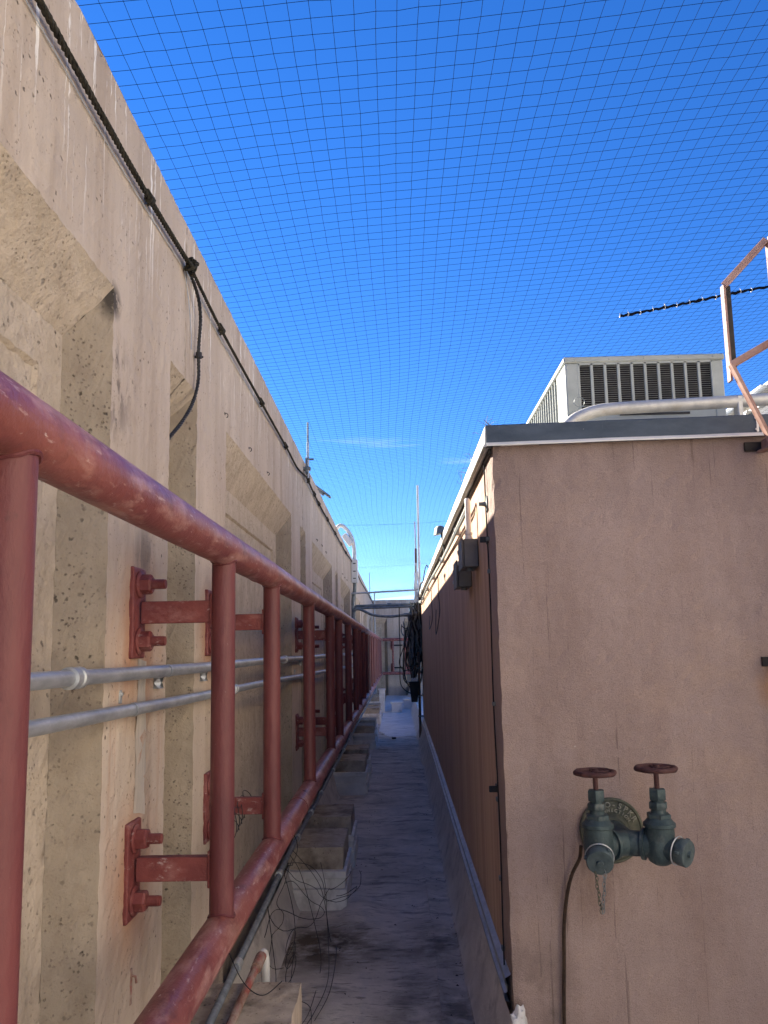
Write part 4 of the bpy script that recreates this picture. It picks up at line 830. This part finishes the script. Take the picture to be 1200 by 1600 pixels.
# hooped thin wire by the corner
m = MB(); m.tube([(.955 + .026 * math.cos(a), 3.95, 1.225 + .026 * math.sin(a)) for a in [2 * math.pi * i / 24 for i in range(24)]], .0013, 5, closed=True); m.tube(spline([(.965, 3.95, 1.20), (1.0, 3.93, 1.195), (1.05, 3.92, 1.19)], 5), .0013, 5); m.tube(spline([(.978, 3.94, 1.20), (.93, 3.90, 1.17), (.87, 3.85, 1.10), (.85, 3.84, .80)], 5), .0016, 5)
tag(m.build('wire_loop', dark_steel), 'thin wire loop curled before the left corner of the air conditioner', 'wire')
# big bent roof pipe
bp = thing('roof_pipe', 'large aged galvanised pipe bending up and running in front of the air conditioner', 'pipe', (.84, 3.85, .75))
m = MB(); m.tube(spline([(.80, 3.85, .74), (.81, 3.85, .95), (.835, 3.85, 1.035), (.905, 3.85, 1.105), (1.0, 3.85, 1.142), (1.10, 3.85, 1.155), (1.3, 3.85, 1.163), (1.6, 3.85, 1.173), (2.2, 3.85, 1.19), (4.5, 3.85, 1.22)], 10), .031, 20); at(m.build('pipe', galv_roof, bp), bp)
for x in (1.71, 3.2): m = MB(); m.box(x - .012, x + .012, 3.82, 3.88, .745, 1.20, ch=.003); at(m.build('stand', galv_roof, bp), bp)

# ------------------------------------------------------------------ pink ladder guard on the right
G = thing('ladder_guard', 'faded pink angle iron ladder guard frame fixed to the stucco wall at the right edge', 'ladder guard', (1.30, 2.80, .70))
def bar(a, b, w=.034, th=.006, name='frame_bar', up=(0, 0, 1), dark=True):
    a = Vector(a); b = Vector(b); d = (b - a); Ln = d.length; q = d.normalized(); side = q.cross(Vector(up)).normalized(); nrm = side.cross(q)
    M_ = Matrix((side.to_4d(), q.to_4d(), nrm.to_4d(), (0, 0, 0, 1))).transposed(); M_ = Matrix(((side.x, q.x, nrm.x, a.x), (side.y, q.y, nrm.y, a.y), (side.z, q.z, nrm.z, a.z), (0, 0, 0, 1)))
    m = MB(); m.box(-w / 2, w / 2, 0, Ln, -th / 2, th / 2, ch=.001, M=M_); m.box(w / 2 - th, w / 2, 0, Ln, th / 2, w, ch=.001, mi=1 if dark else 0, M=M_)
    o = m.build(name, [frame_m, frame_in], G); at(o, G)
P1 = (1.232, 2.80, 1.288); P2 = (1.228, 2.80, .935); P3 = (1.40, 2.80, 1.462); 
m = MB(); m.box(1.226, 1.234, 2.80, 2.83, .935, 1.302, ch=.001); at(m.build('frame_bar', frame_m, G), G); m = MB(); m.box(1.2345, 1.252, 2.802, 2.808, .955, 1.295, ch=.001); at(m.build('frame_web', frame_in, G), G); bar(P1, P3, .020, .006, up=(-.7, .2, .7), dark=False); bar((1.40, 2.80, 1.46), (1.405, 2.80, .62), .022, .006, up=(1, .3, 0))
bar((1.235, 2.802, .985), (1.46, 2.80, 1.11), .020, .006, up=(-.5, .2, .8), dark=False); bar((1.226, 2.790, .990), (1.352, 2.790, .690), .024, .006, up=(0, -1, .1), dark=False)
bar((1.40, 2.80, 1.46), (1.75, 2.80, 1.46), .02, .006, up=(0, .2, 1), dark=False); bar((1.352, 2.790, .690), (1.40, 2.80, .60), .024, .006, up=(0, -1, .1), dark=False)
for z, nm in ((.722, 'standoff_bracket'), (-.072, 'standoff_bracket')):
    m = MB(); x = 1.345 if z > 0 else 1.345; y_ = fy(x); m.box(x - .03, x + .10, y_ - .01, y_ + .002, z - .017, z + .017, ch=.002); o = m.build(nm, frame_in, G); at(o, G)
    m = MB(); m.box(x + .012, x + .03, y_ - .20, y_ - .011, z - .026, z - .018, ch=.001); m.box(x + .03, x + .04, y_ - .20, y_ - .011, z - .026, z + .02, ch=.001); o = m.build('standoff_arm', frame_m, G); at(o, G)
for x in (1.43, 1.83):
    m = MB(); m.box(x - .012, x + .012, 2.74, 2.80, -1.5, 1.46, ch=.002); at(m.build('ladder_rail', frame_m, G), G)
for i in range(9): m = MB(); z = -1.3 + i * .3; m.tube([(1.443, 2.77, z), (1.817, 2.77, z)], .010, 8); at(m.build('rung', frame_m, G), G)

# ------------------------------------------------------------------ corrugated shed behind the unit
S_ = thing('skylight_shed', 'small cream walled shed with pale corrugated sloping roof beyond the air conditioner', 'shed', (3.6, 7, .75))
m = MB(); m.box(4.42, 8.0, 9.9, 12.8, .745, 2.72, ch=.01); at(m.build('wall', cream, S_), S_)
m = MB(); m.add([(4.60, 9.9, 2.72), (8.0, 9.9, 2.72), (8.0, 9.9, 4.5), (5.0, 9.9, 3.05), (4.60, 9.9, 2.9)], [(0, 1, 2, 3, 4)]); at(m.build('gable', white_metal, S_), S_)
def corr(a, b, c, d, n, amp, nm):
    a, b, c, d = map(Vector, (a, b, c, d)); nr = (b - a).cross(d - a).normalized(); vs = []; m = MB()
    for i in range(n * 4 + 1):
        u = i / (n * 4); h = amp * math.sin(2 * math.pi * u * n)
        p = a.lerp(b, u) + nr * h; q = d.lerp(c, u) + nr * h; vs += [p, q, p - nr * .004, q - nr * .004]
    fs = []
    for i in range(n * 4): k = i * 4; fs += [(k, k + 4, k + 5, k + 1), (k + 2, k + 3, k + 7, k + 6)]
    fs += [(0, 1, 3, 2)]; m.add(vs, fs, 0, True); at(m.build(nm, corrug, S_, auto=False), S_)
corr((4.10, 9.6, 2.66), (4.95, 9.6, 3.10), (4.95, 13, 3.10), (4.10, 13, 2.66), 10, .018, 'roof_sheet')
corr((4.50, 9.5, 3.08), (7.8, 9.5, 4.75), (7.8, 13, 4.75), (4.50, 13, 3.08), 30, .02, 'roof_sheet')

# ------------------------------------------------------------------ bird netting
CELL = .052
nx = 78; y0n = -1.3; nyn = int((FARY - y0n) / CELL)
I, Jn = np.meshgrid(np.arange(nx + 1), np.arange(nyn + 1), indexing='ij')
Xn = -0.69 + CELL * I; Yn = y0n + CELL * Jn
rng_ = np.random.default_rng(3)
def wav(a, b, c, A): return A * np.sin(a * Xn + b * Yn + c)
edge_ = np.clip((Xn + .69) / .5, 0, 1)
Zn = WTOP + .012 + .100 * (Xn + .68) + edge_ * (wav(1.3, .9, 0, .010) + wav(3.1, -1.7, 1, .007)) - .035 * edge_ * np.exp(-((Yn - 8.5) / 2.2) ** 2) * np.exp(-((Xn - .4) / 1.2) ** 2)
Xq = Xn + edge_ * (wav(.8, 1.9, .4, .010) + wav(2.2, 2.7, 2, .004)) + rng_.normal(0, .0006, Xn.shape); Yq = Yn + wav(2.1, .5, 1, .012) + rng_.normal(0, .0007, Xn.shape) + .02 * (Xn + .69)
Zn = Zn + rng_.normal(0, .0007, Xn.shape)
Pn = np.stack([Xq, Yq, Zn], -1)
def strands(A, Bp, r):
    d = Bp - A; L_ = np.linalg.norm(d, axis=1, keepdims=True); d = d / L_; up = np.tile(np.array([0, 0, 1.0]), (len(A), 1)); u = np.cross(d, up); u /= np.linalg.norm(u, axis=1, keepdims=True); w = np.cross(u, d)
    V_ = []
    for k in range(3):
        a = 2 * math.pi * k / 3 + .5; o_ = (u * math.cos(a) + w * math.sin(a)) * r; V_.append(A + o_); V_.append(Bp + o_)
    return np.stack(V_, 1).reshape(-1, 3)
E1 = strands(Pn[:-1].reshape(-1, 3), Pn[1:].reshape(-1, 3), .00070); E2 = strands(Pn[:, :-1].reshape(-1, 3), Pn[:, 1:].reshape(-1, 3), .00070)
VV = np.concatenate([E1, E2]); ne = len(VV) // 6
base = (np.arange(ne) * 6)[:, None, None]; q = np.array([[0, 2, 3, 1], [2, 4, 5, 3], [4, 0, 1, 5]])[None]; FF = (base + q).reshape(-1)
me = bpy.data.meshes.new('netting'); me.vertices.add(len(VV)); me.vertices.foreach_set('co', VV.astype(np.float32).ravel()); nf = ne * 3
me.loops.add(nf * 4); me.loops.foreach_set('vertex_index', FF.astype(np.int32)); me.polygons.add(nf); me.polygons.foreach_set('loop_start', (np.arange(nf) * 4).astype(np.int32)); me.polygons.foreach_set('loop_total', np.full(nf, 4, np.int32))
me.materials.append(net_m); me.update(calc_edges=True); me.validate()
NT = thing('bird_netting', 'dark square mesh bird netting stretched overhead from the concrete wall across the sky', 'netting', (-.69, 5, WTOP))
at(link('mesh_net', me, NT), NT)
for yv, zz in ((9.6, 0), (14.5, 0)):
    m = MB(); pts = [(x, yv + .5 * x, WTOP + .012 + .1 * (x + .68) - .02 * math.sin((x + .7) * 2)) for x in np.linspace(-.68, 3.2, 24)]; m.tube(pts, .0012, 5); at(m.build('border_cord', net_m, NT), NT)
nr_ = thing('net_seam_cord', 'black cord laced with small white ties hanging across the netting at right', 'cord', (1.145, 3.79, 1.62))
pts = spline([(1.142, 3.80, 1.612), (1.30, 3.78, 1.632), (1.47, 3.75, 1.652), (1.65, 3.71, 1.672), (1.83, 3.68, 1.692), (2.3, 3.62, 1.74), (3.1, 3.5, 1.82)], 12)
rad = [.0052 + .0022 * abs(math.sin(i * 1.9)) + (.003 if i % 11 == 5 else 0) for i in range(len(pts))]; pts = [p + Vector((0, 0, .003 * math.sin(i * 2.1))) for i, p in enumerate(pts)]
m = MB(); m.tube(pts, rad, 8); at(m.build('cord', net_m, nr_), nr_)
for i in range(0, len(pts), 4):
    m = MB(); p = pts[i]; m.tube([p + Vector((0, math.cos(a) * (rad[i] + .001), math.sin(a) * (rad[i] + .001))) for a in [2 * math.pi * k / 10 for k in range(10)]], .0015, 5, closed=True); m.tube([p + Vector((0, 0, rad[i])), p + Vector((-.002, 0, rad[i] + .012))], .001, 4); at(m.build('tie', white_metal, nr_), nr_)

# ------------------------------------------------------------------ concrete stub beams on white wrapped curbs
BG = 'concrete stub beams on wrapped curbs along the foot of the left wall'
blab = ['near beige concrete stub beam at the bottom of the walkway behind the red and white pipe', 'concrete stub beam on white curb behind the wire tangle, nearest of the wrapped pair',
        'concrete stub beam just behind the first wrapped one with a dark front', 'third wrapped stub beam along the left wall foot counting from the viewer', 'fourth wrapped stub beam along the left wall foot counting from the viewer']
stubs = [(1.62, 2.10), (2.42, 2.86), (4.95, 5.46), (5.76, 6.22), (8.28, 8.80), (9.10, 9.55), (11.6, 12.1), (12.4, 12.9), (14.9, 15.4), (15.7, 16.2), (18.3, 18.8), (19.1, 19.5)]
labs = ['beige concrete stub beam under the nearest part of the red rail at the frame bottom', 'near beige concrete stub beam at the bottom of the walkway with the red and white pipe on it',
        'stub beam on stepped white curb right behind the wire tangle', 'dark fronted stub beam directly behind the first wrapped one',
        'first stub beam of the second pair along the left wall foot', 'second stub beam of the second pair along the left wall foot',
        'first stub beam of the third pair along the left wall foot', 'second stub beam of the third pair along the left wall foot'] + ['small distant stub beam beside the pale far end of the walkway'] * 4
for i, (ya, yb) in enumerate(stubs):
    fz = floor_z(ya); zt = -1.105 if i < 2 else -1.16 + (fz + 1.50) * .8
    t = thing('stub_beam', labs[i], 'concrete beam', (-.5, ya, fz), BG)
    m = MB(); xr = -.345
    m.patch((-.67, ya, fz - .05), (xr, ya, fz - .05), (xr, ya, zt), (-.67, ya, zt), .05); m.patch((xr, ya, fz - .05), (xr, yb, fz - .05), (xr, yb, zt), (xr, ya, zt), .05)
    m.patch((-.67, ya, zt), (xr, ya, zt), (xr, yb, zt), (-.67, yb, zt), .05, 1); m.patch((xr, yb, fz - .05), (-.67, yb, fz - .05), (-.67, yb, zt), (xr, yb, zt), .05)
    roughen(m, .004, 12, .003, 40); at(m.build('beam', [concrete if i < 2 else stub_m, stub_m], t), t)
    if i >= 2:
        first = i % 2 == 0
        for (dx, z0, z1, nm) in ((.022, fz - .01, fz + .115, 'curb_base'), (.010, fz + .1155, fz + .175, 'curb_step'), (.020, fz + .1755, fz + .215, 'cap_strip')):
            m = MB(); m.box(-.665, xr + dx, ya - dx * 2.5 if first else ya - dx * 1.2, yb + dx, z0, z1, ch=.0025); roughen(m, .0012, 6, merge=False); at(m.build(nm, curb_m, t), t)

# floor conduit, pipe stub, tangle of wires
fc = thing('floor_conduit', 'thin grey conduit running low along the left wall foot under the red rail', 'conduit', (-.57, 2.5, -1.08))
m = MB(); pts = [(-.575, y, -1.085 + .055 * min(1, max(0, (y - 2.5) / 1.6)) + .003 * math.sin(y * 3)) for y in [1.2 + i * .25 for i in range(84)]]; m.tube(pts, .0125, 12); at(m.build('pipe', grey_cable, fc), fc)
for yy in (2.9, 3.9, 4.6, 5.3, 6.0, 7.1, 8.5, 9.4): m = MB(); zz = -1.085 + .055 * min(1, max(0, (yy - 2.5) / 1.6)); m.tube([(-.575, yy, zz), (-.575, yy + .05, zz)], .0175, 12); at(m.build('coupling', galv, fc), fc)
rp_ = thing('capped_pipe', 'old red and white pipe stub lying on the near concrete stub beam', 'pipe', (-.51, 2.6, -1.09))
m = MB(); m.tube(spline([(-.515, 1.9, -1.088), (-.515, 2.5, -1.088), (-.512, 2.86, -1.083), (-.508, 3.02, -1.078)], 8), .0135, 12); at(m.build('pipe', rusty_pipe, rp_), rp_)
m = MB(); m.tube([(-.510, 2.92, -1.082), (-.508, 3.02, -1.078)], .019, 12); at(m.build('sleeve', rusty_pipe, rp_), rp_)
m = MB(); m.tube(spline([(-.508, 3.02, -1.078), (-.506, 3.06, -1.082), (-.502, 3.07, -1.12), (-.500, 3.07, -1.26)], 6), .0165, 12); at(m.build('elbow', white_metal, rp_), rp_)
tw = MB(); random.seed(21)
def wild(p, n, stepl, bend, zmin, r=.0016):
    p = Vector(p); d = Vector((random.uniform(-1, 1), random.uniform(-1, 1), random.uniform(-.3, .6))).normalized(); pts = [p]; curl = Vector((random.uniform(-1, 1), random.uniform(-1, 1), random.uniform(-1, 1))).normalized()
    for k in range(n):
        d = (Matrix.Rotation(bend * random.uniform(.5, 1.4), 3, curl) @ d).normalized()
        if random.random() < .12: curl = Vector((random.uniform(-1, 1), random.uniform(-1, 1), random.uniform(-1, 1))).normalized()
        p = p + d * stepl; p.z = max(p.z, zmin); p.x = min(max(p.x, -.62), -.22); pts.append(p.copy())
    tw.tube(pts, r, 4)
for i in range(6): wild((-.57 + random.uniform(-.02, .03), 3.95 + random.uniform(-.45, .45), -1.06), 34, .022, .33, -1.48)
for pts in ([(-.56, 4.2, -1.02), (-.50, 4.15, -1.10), (-.44, 4.2, -1.35), (-.40, 4.1, -1.50), (-.40, 3.6, -1.50), (-.43, 3.4, -1.49)], [(-.56, 4.3, -1.02), (-.42, 4.3, -1.2), (-.38, 4.4, -1.49), (-.34, 4.3, -1.50), (-.33, 3.8, -1.50), (-.37, 3.5, -1.50)],
            [(-.47, 4.85, -1.22), (-.44, 4.82, -1.35), (-.43, 4.75, -1.46), (-.39, 4.4, -1.50), (-.35, 3.9, -1.50), (-.38, 3.55, -1.495), (-.42, 3.35, -1.49)], [(-.58, 3.6, -1.06), (-.53, 3.5, -1.3), (-.50, 3.4, -1.36), (-.40, 3.6, -1.49), (-.36, 3.2, -1.5), (-.30, 3.3, -1.51)],
            [(-.57, 4.0, -1.03), (-.50, 3.9, -1.25), (-.47, 3.5, -1.42), (-.40, 3.3, -1.49), (-.44, 3.0, -1.40), (-.41, 2.8, -1.10)], [(-.60, 2.9, -1.02), (-.52, 2.75, -1.06), (-.45, 2.7, -1.08), (-.40, 2.78, -1.07)]):
    tw.tube(spline(pts, 8), .0017, 5)
for i in range(3): c = Vector((-.50 + .02 * i, 3.75 - .15 * i, -1.28)); tw.tube([c + Vector((.02 * math.cos(a), .06 * math.sin(a), .035 * math.sin(a + .6))) for a in [2 * math.pi * k / 20 for k in range(20)]], .0016, 4, closed=True)
for i in range(6):   # wisps behind the post
    c = Vector((-.56, 2.75 + .05 * i, -.60)); tw.tube([c + Vector((.01 * math.cos(a * 2), .07 * math.cos(a), .05 * math.sin(a) + .01 * i)) for a in [5 * k / 14 for k in range(14)]], .0015, 4)
o = tw.build('wire_tangle', cable_m); tag(o, 'tangle of thin black wires spilling over the floor at the wall foot', 'wire'); o['kind'] = 'stuff'
random.seed(5)
# leaves and grit on the floor
lt = MB()
for i in range(130):
    y = random.uniform(3.3, 12) ** 1; x = random.choice([random.gauss(.24, .04), random.gauss(-.26, .06), random.uniform(-.3, .27)]); x = min(max(x, -.32), .28); z = floor_z(y) + .014; s = random.uniform(.003, .010); a = random.uniform(0, 6.3)
    q = [(x + s * math.cos(a), y + s * 1.6 * math.sin(a), z), (x - s * math.sin(a) * .5, y + s * math.cos(a), z + .004), (x - s * math.cos(a), y - s * 1.6 * math.sin(a), z + .001), (x + s * math.sin(a) * .5, y - s * math.cos(a), z + .003)]; lt.add(q, [(0, 1, 2, 3)])
o = lt.build('litter', frame_in); tag(o, 'dry leaf scraps and grit scattered over the grey walkway', 'litter'); o['kind'] = 'stuff'
m = MB(); m.box(-.11, -.04, 12.6, 12.72, floor_z(12.6) + .010, floor_z(12.6) + .028, ch=.008); tag(m.build('dark_scrap', frame_in), 'small black scrap lying at the edge of the pale coated floor', 'debris')

# crumpled white plastic at the building corner
m = MB(); n1, n2 = 20, 14; vs = []; c = Vector((.392, 2.955, -1.30))
for i in range(n1):
    for j in range(n2):
        a = 2 * math.pi * i / n1; b = math.pi * j / (n2 - 1) - math.pi / 2; d = Vector((math.cos(a) * math.cos(b), math.sin(a) * math.cos(b), math.sin(b))); rr_ = .042 * (1 + .45 * noise.noise(d * 1.8) + .12 * noise.noise(d * 5)); vs.append(c + Vector((d.x * rr_ * .75, d.y * rr_ * .7, d.z * rr_ * 1.7)))
fs = [(i * n2 + j, ((i + 1) % n1) * n2 + j, ((i + 1) % n1) * n2 + j + 1, i * n2 + j + 1) for i in range(n1) for j in range(n2 - 1)]
m.add(vs, fs, 0, True); tag(m.build('plastic_bag', plastic_w), 'crumpled white plastic stuffed at the foot of the stucco corner', 'plastic bag')

# ------------------------------------------------------------------ cable bundle, poles and bin at the far right
cb = thing('cable_bundle', 'thick bundle of black and grey cables hanging on the side wall far along the walkway', 'cables', (.31, 12.2, .6)); random.seed(11)
for mt, nn, nm in ((cable_m, 26, 'black_cables'), (grey_cable, 20, 'grey_cables'), (dark_steel, 10, 'dull_cables')):
    m = MB()
    for i in range(nn):
        x0 = random.uniform(.20, .37); y0 = 12.15 + random.uniform(-.12, .15); zb = random.uniform(-.45, .05) if i % 4 else random.uniform(-.2, .3); pts = [(x0, y0, .58 + random.uniform(-.1, .12))]
        z = .5
        while z > zb: pts.append((min(.372, max(.16 if i % 5 else .11, x0 + random.gauss(0, .022))), y0 + random.gauss(0, .03), z)); z -= random.uniform(.1, .2)
        if i % 3 == 0:   # loops back up
            x1 = max(.06, x0 - random.uniform(.03, .14)); pts += [(x0 - .01, y0, zb - .05), ((x0 + x1) / 2, y0, zb - .09), (x1, y0, zb - .02)]
            z = zb + .1
            while z < .45: pts.append((x1 + random.gauss(.01, .012), y0 - .02, z)); z += .18
        m.tube(spline(pts, 5), random.uniform(.006, .011), 6)
    o = m.build(nm, mt, cb); at(o, cb)
m = MB()
for pts in ([(.22, 12.0, .50), (.14, 12.0, .2), (.10, 12.0, -.1), (.10, 12.0, -.3), (.14, 12.0, -.5), (.22, 12.0, -.6)], [(.24, 12.0, .5), (.13, 12.0, .1), (.04, 12.0, -.15), (.05, 12.0, -.26), (.12, 12.0, -.32), (.22, 12.0, -.28)],
            [(.05, 12.05, .62), (.045, 12.05, .3), (.05, 12.05, 0), (.04, 12.05, -.3), (.045, 12.05, -.5), (.10, 12.05, -.60), (.2, 12.05, -.66)], [(.08, 12, .34), (.14, 12, .30), (.22, 12, .36), (.25, 12, .5)], [(.25, 12, .4), (.16, 12, .05), (.13, 12, -.2), (.2, 12, -.33), (.3, 12, -.2)]):
    m.tube(spline(pts, 7), .008, 6)
at(m.build('loose_loops', cable_m, cb), cb)
t = thing('drain_pipe', 'blue grey vertical pipe behind the hanging cable bundle', 'pipe', (.25, 12.4, -.7)); m = MB(); m.tube([(.255, 12.42, -.75), (.255, 12.42, .5)], .052, 18); at(m.build('pipe', grey_cable, t), t)
t = thing('brown_post', 'brown vertical conduit post rising beside the black bin on the side wall', 'post', (.335, 12.1, -1.3)); m = MB(); m.tube([(.322, 12.08, -1.30), (.322, 12.08, -.05)], .020, 12); at(m.build('pipe', brown_post, t), t)
m = MB(); m.tube([(.28, 12.07, -.70), (.36, 12.05, -.69), (.375, 12.05, -.66)], .012, 8); at(m.build('tap', galv, t), t)
for z in (-.3, -1.0): m = MB(); m.box(.295, .38, 12.06, 12.10, z, z + .02); at(m.build('strap', dark_steel, t), t)
t = thing('black_bin', 'small black tapered bin hung beneath the cable bundle', 'bin', (.26, 12.1, -.75)); m = MB()
for (z0, z1, a0, a1) in ((-.78, -.50, .045, .072), (-.505, -.48, .078, .080)):
    c = (.245, 12.03); v_ = [(c[0] + s1 * a, c[1] + s2 * a, z) for z, a in ((z0, a0), (z1, a1)) for s1, s2 in ((-1, -1), (1, -1), (1, 1), (-1, 1))]; m.add(v_, [(3, 2, 1, 0), (4, 5, 6, 7), (0, 1, 5, 4), (1, 2, 6, 5), (2, 3, 7, 6), (3, 0, 4, 7)])
at(m.build('bin_body', black_pl, t), t)
m = MB()
for i in range(9): x = .20 + random.uniform(0, .08); y = 12.0 + random.uniform(-.04, .06); m.box(x, x + .03, y, y + .02, -.482, -.45 + random.uniform(-.01, .03), ch=.003)
at(m.build('contents', white_metal, t), t)
PG = 'tall poles standing at the far end of the side wall'
for x, z0, z1, r, mt, lb in ((.378, .55, 2.52, .017, white_metal, 'tallest pale pole rising above the far end of the side wall'), (.325, .55, 1.53, .020, brown_post, 'shorter brown pole left of the tall pale pole')):
    t = thing('pole', lb, 'pole', (x, 12.25, z0), PG); m = MB(); m.tube([(x - .01, 12.25, z0), (x, 12.25, z1)], r, 10); at(m.build('tube', mt, t), t)
    m = MB(); zz = z0 + .5
    m.tube([(x - .004, 12.25, zz), (x - .004, 12.25, zz + .03)], r * 1.35, 10)
    if mt is brown_post: m.tube([(x, 12.25, z1), (x - .004, 12.25, z1 + .42)], .011, 8)
    else: m.tube([(x - .002, 12.25, 1.28), (x - .002, 12.25, 1.31)], r * 1.25, 10)
    at(m.build('collar' if mt is white_metal else 'whip', galv, t), t)
m = MB(); random.seed(4)
for i in range(9):
    x = .30 + random.uniform(0, .09); m.tube(spline([(x, 12.2, .55), (x + random.uniform(-.03, .03), 12.2, .75), (x + random.uniform(-.03, .03), 12.2, .95), (x + random.uniform(-.02, .03), 12.2, 1.15), (x - .01, 12.2, 1.3)][:random.choice([4, 5])], 5), .008, 6)
m.box(.30, .44, 12.16, 12.24, .68, .72, ch=.004); m.box(.30, .42, 12.16, 12.22, .90, .93, ch=.004)
tag(m.build('riser_cables', white_metal), 'cluster of pale cables climbing the foot of the tall poles', 'cables')
m = MB(); m.tube(spline([(.40, 11.5, .95), (.43, 11.6, 1.12), (.47, 11.8, 1.22), (.5, 12.0, 1.2)], 6), .008, 6); m.tube(spline([(.36, 11.9, .55), (.35, 11.9, .8), (.37, 11.7, .93), (.40, 11.5, .95)], 6), .012, 6)
tag(m.build('arched_cable', cable_m), 'black cable arching over the coping beside the tall poles', 'cable')

# white boxes at the far end of the floor
wb = thing('vent_post', 'white square vent post standing at the far end of the walkway', 'vent', (-.30, 17.5, -1.36)); m = MB(); m.box(-.40, -.28, 17.4, 17.52, -1.36, -.86, ch=.008); at(m.build('shaft', white_coat, wb), wb)
m = MB(); m.box(-.42, -.26, 17.38, 17.54, -.862, -.84, ch=.006); at(m.build('cap', white_coat, wb), wb)
for x0, x1, y0, z1, lb in ((-.16, .10, 17.6, -1.14, 'white flat roof box on the far floor right of the vent post'), (.11, .36, 18.3, -1.12, 'white flat roof box farthest on the floor beside the side wall')):
    t = thing('roof_box', lb, 'roof box', (x0, y0, -1.36), 'white flat roof boxes at the far end'); m = MB(); m.box(x0 + .02, x1 - .02, y0 + .02, y0 + .6, -1.36, z1 - .03, ch=.006); at(m.build('base', white_coat, t), t); m = MB(); m.box(x0, x1, y0, y0 + .62, z1 - .03, z1, ch=.006); at(m.build('lid', white_metal, t), t)
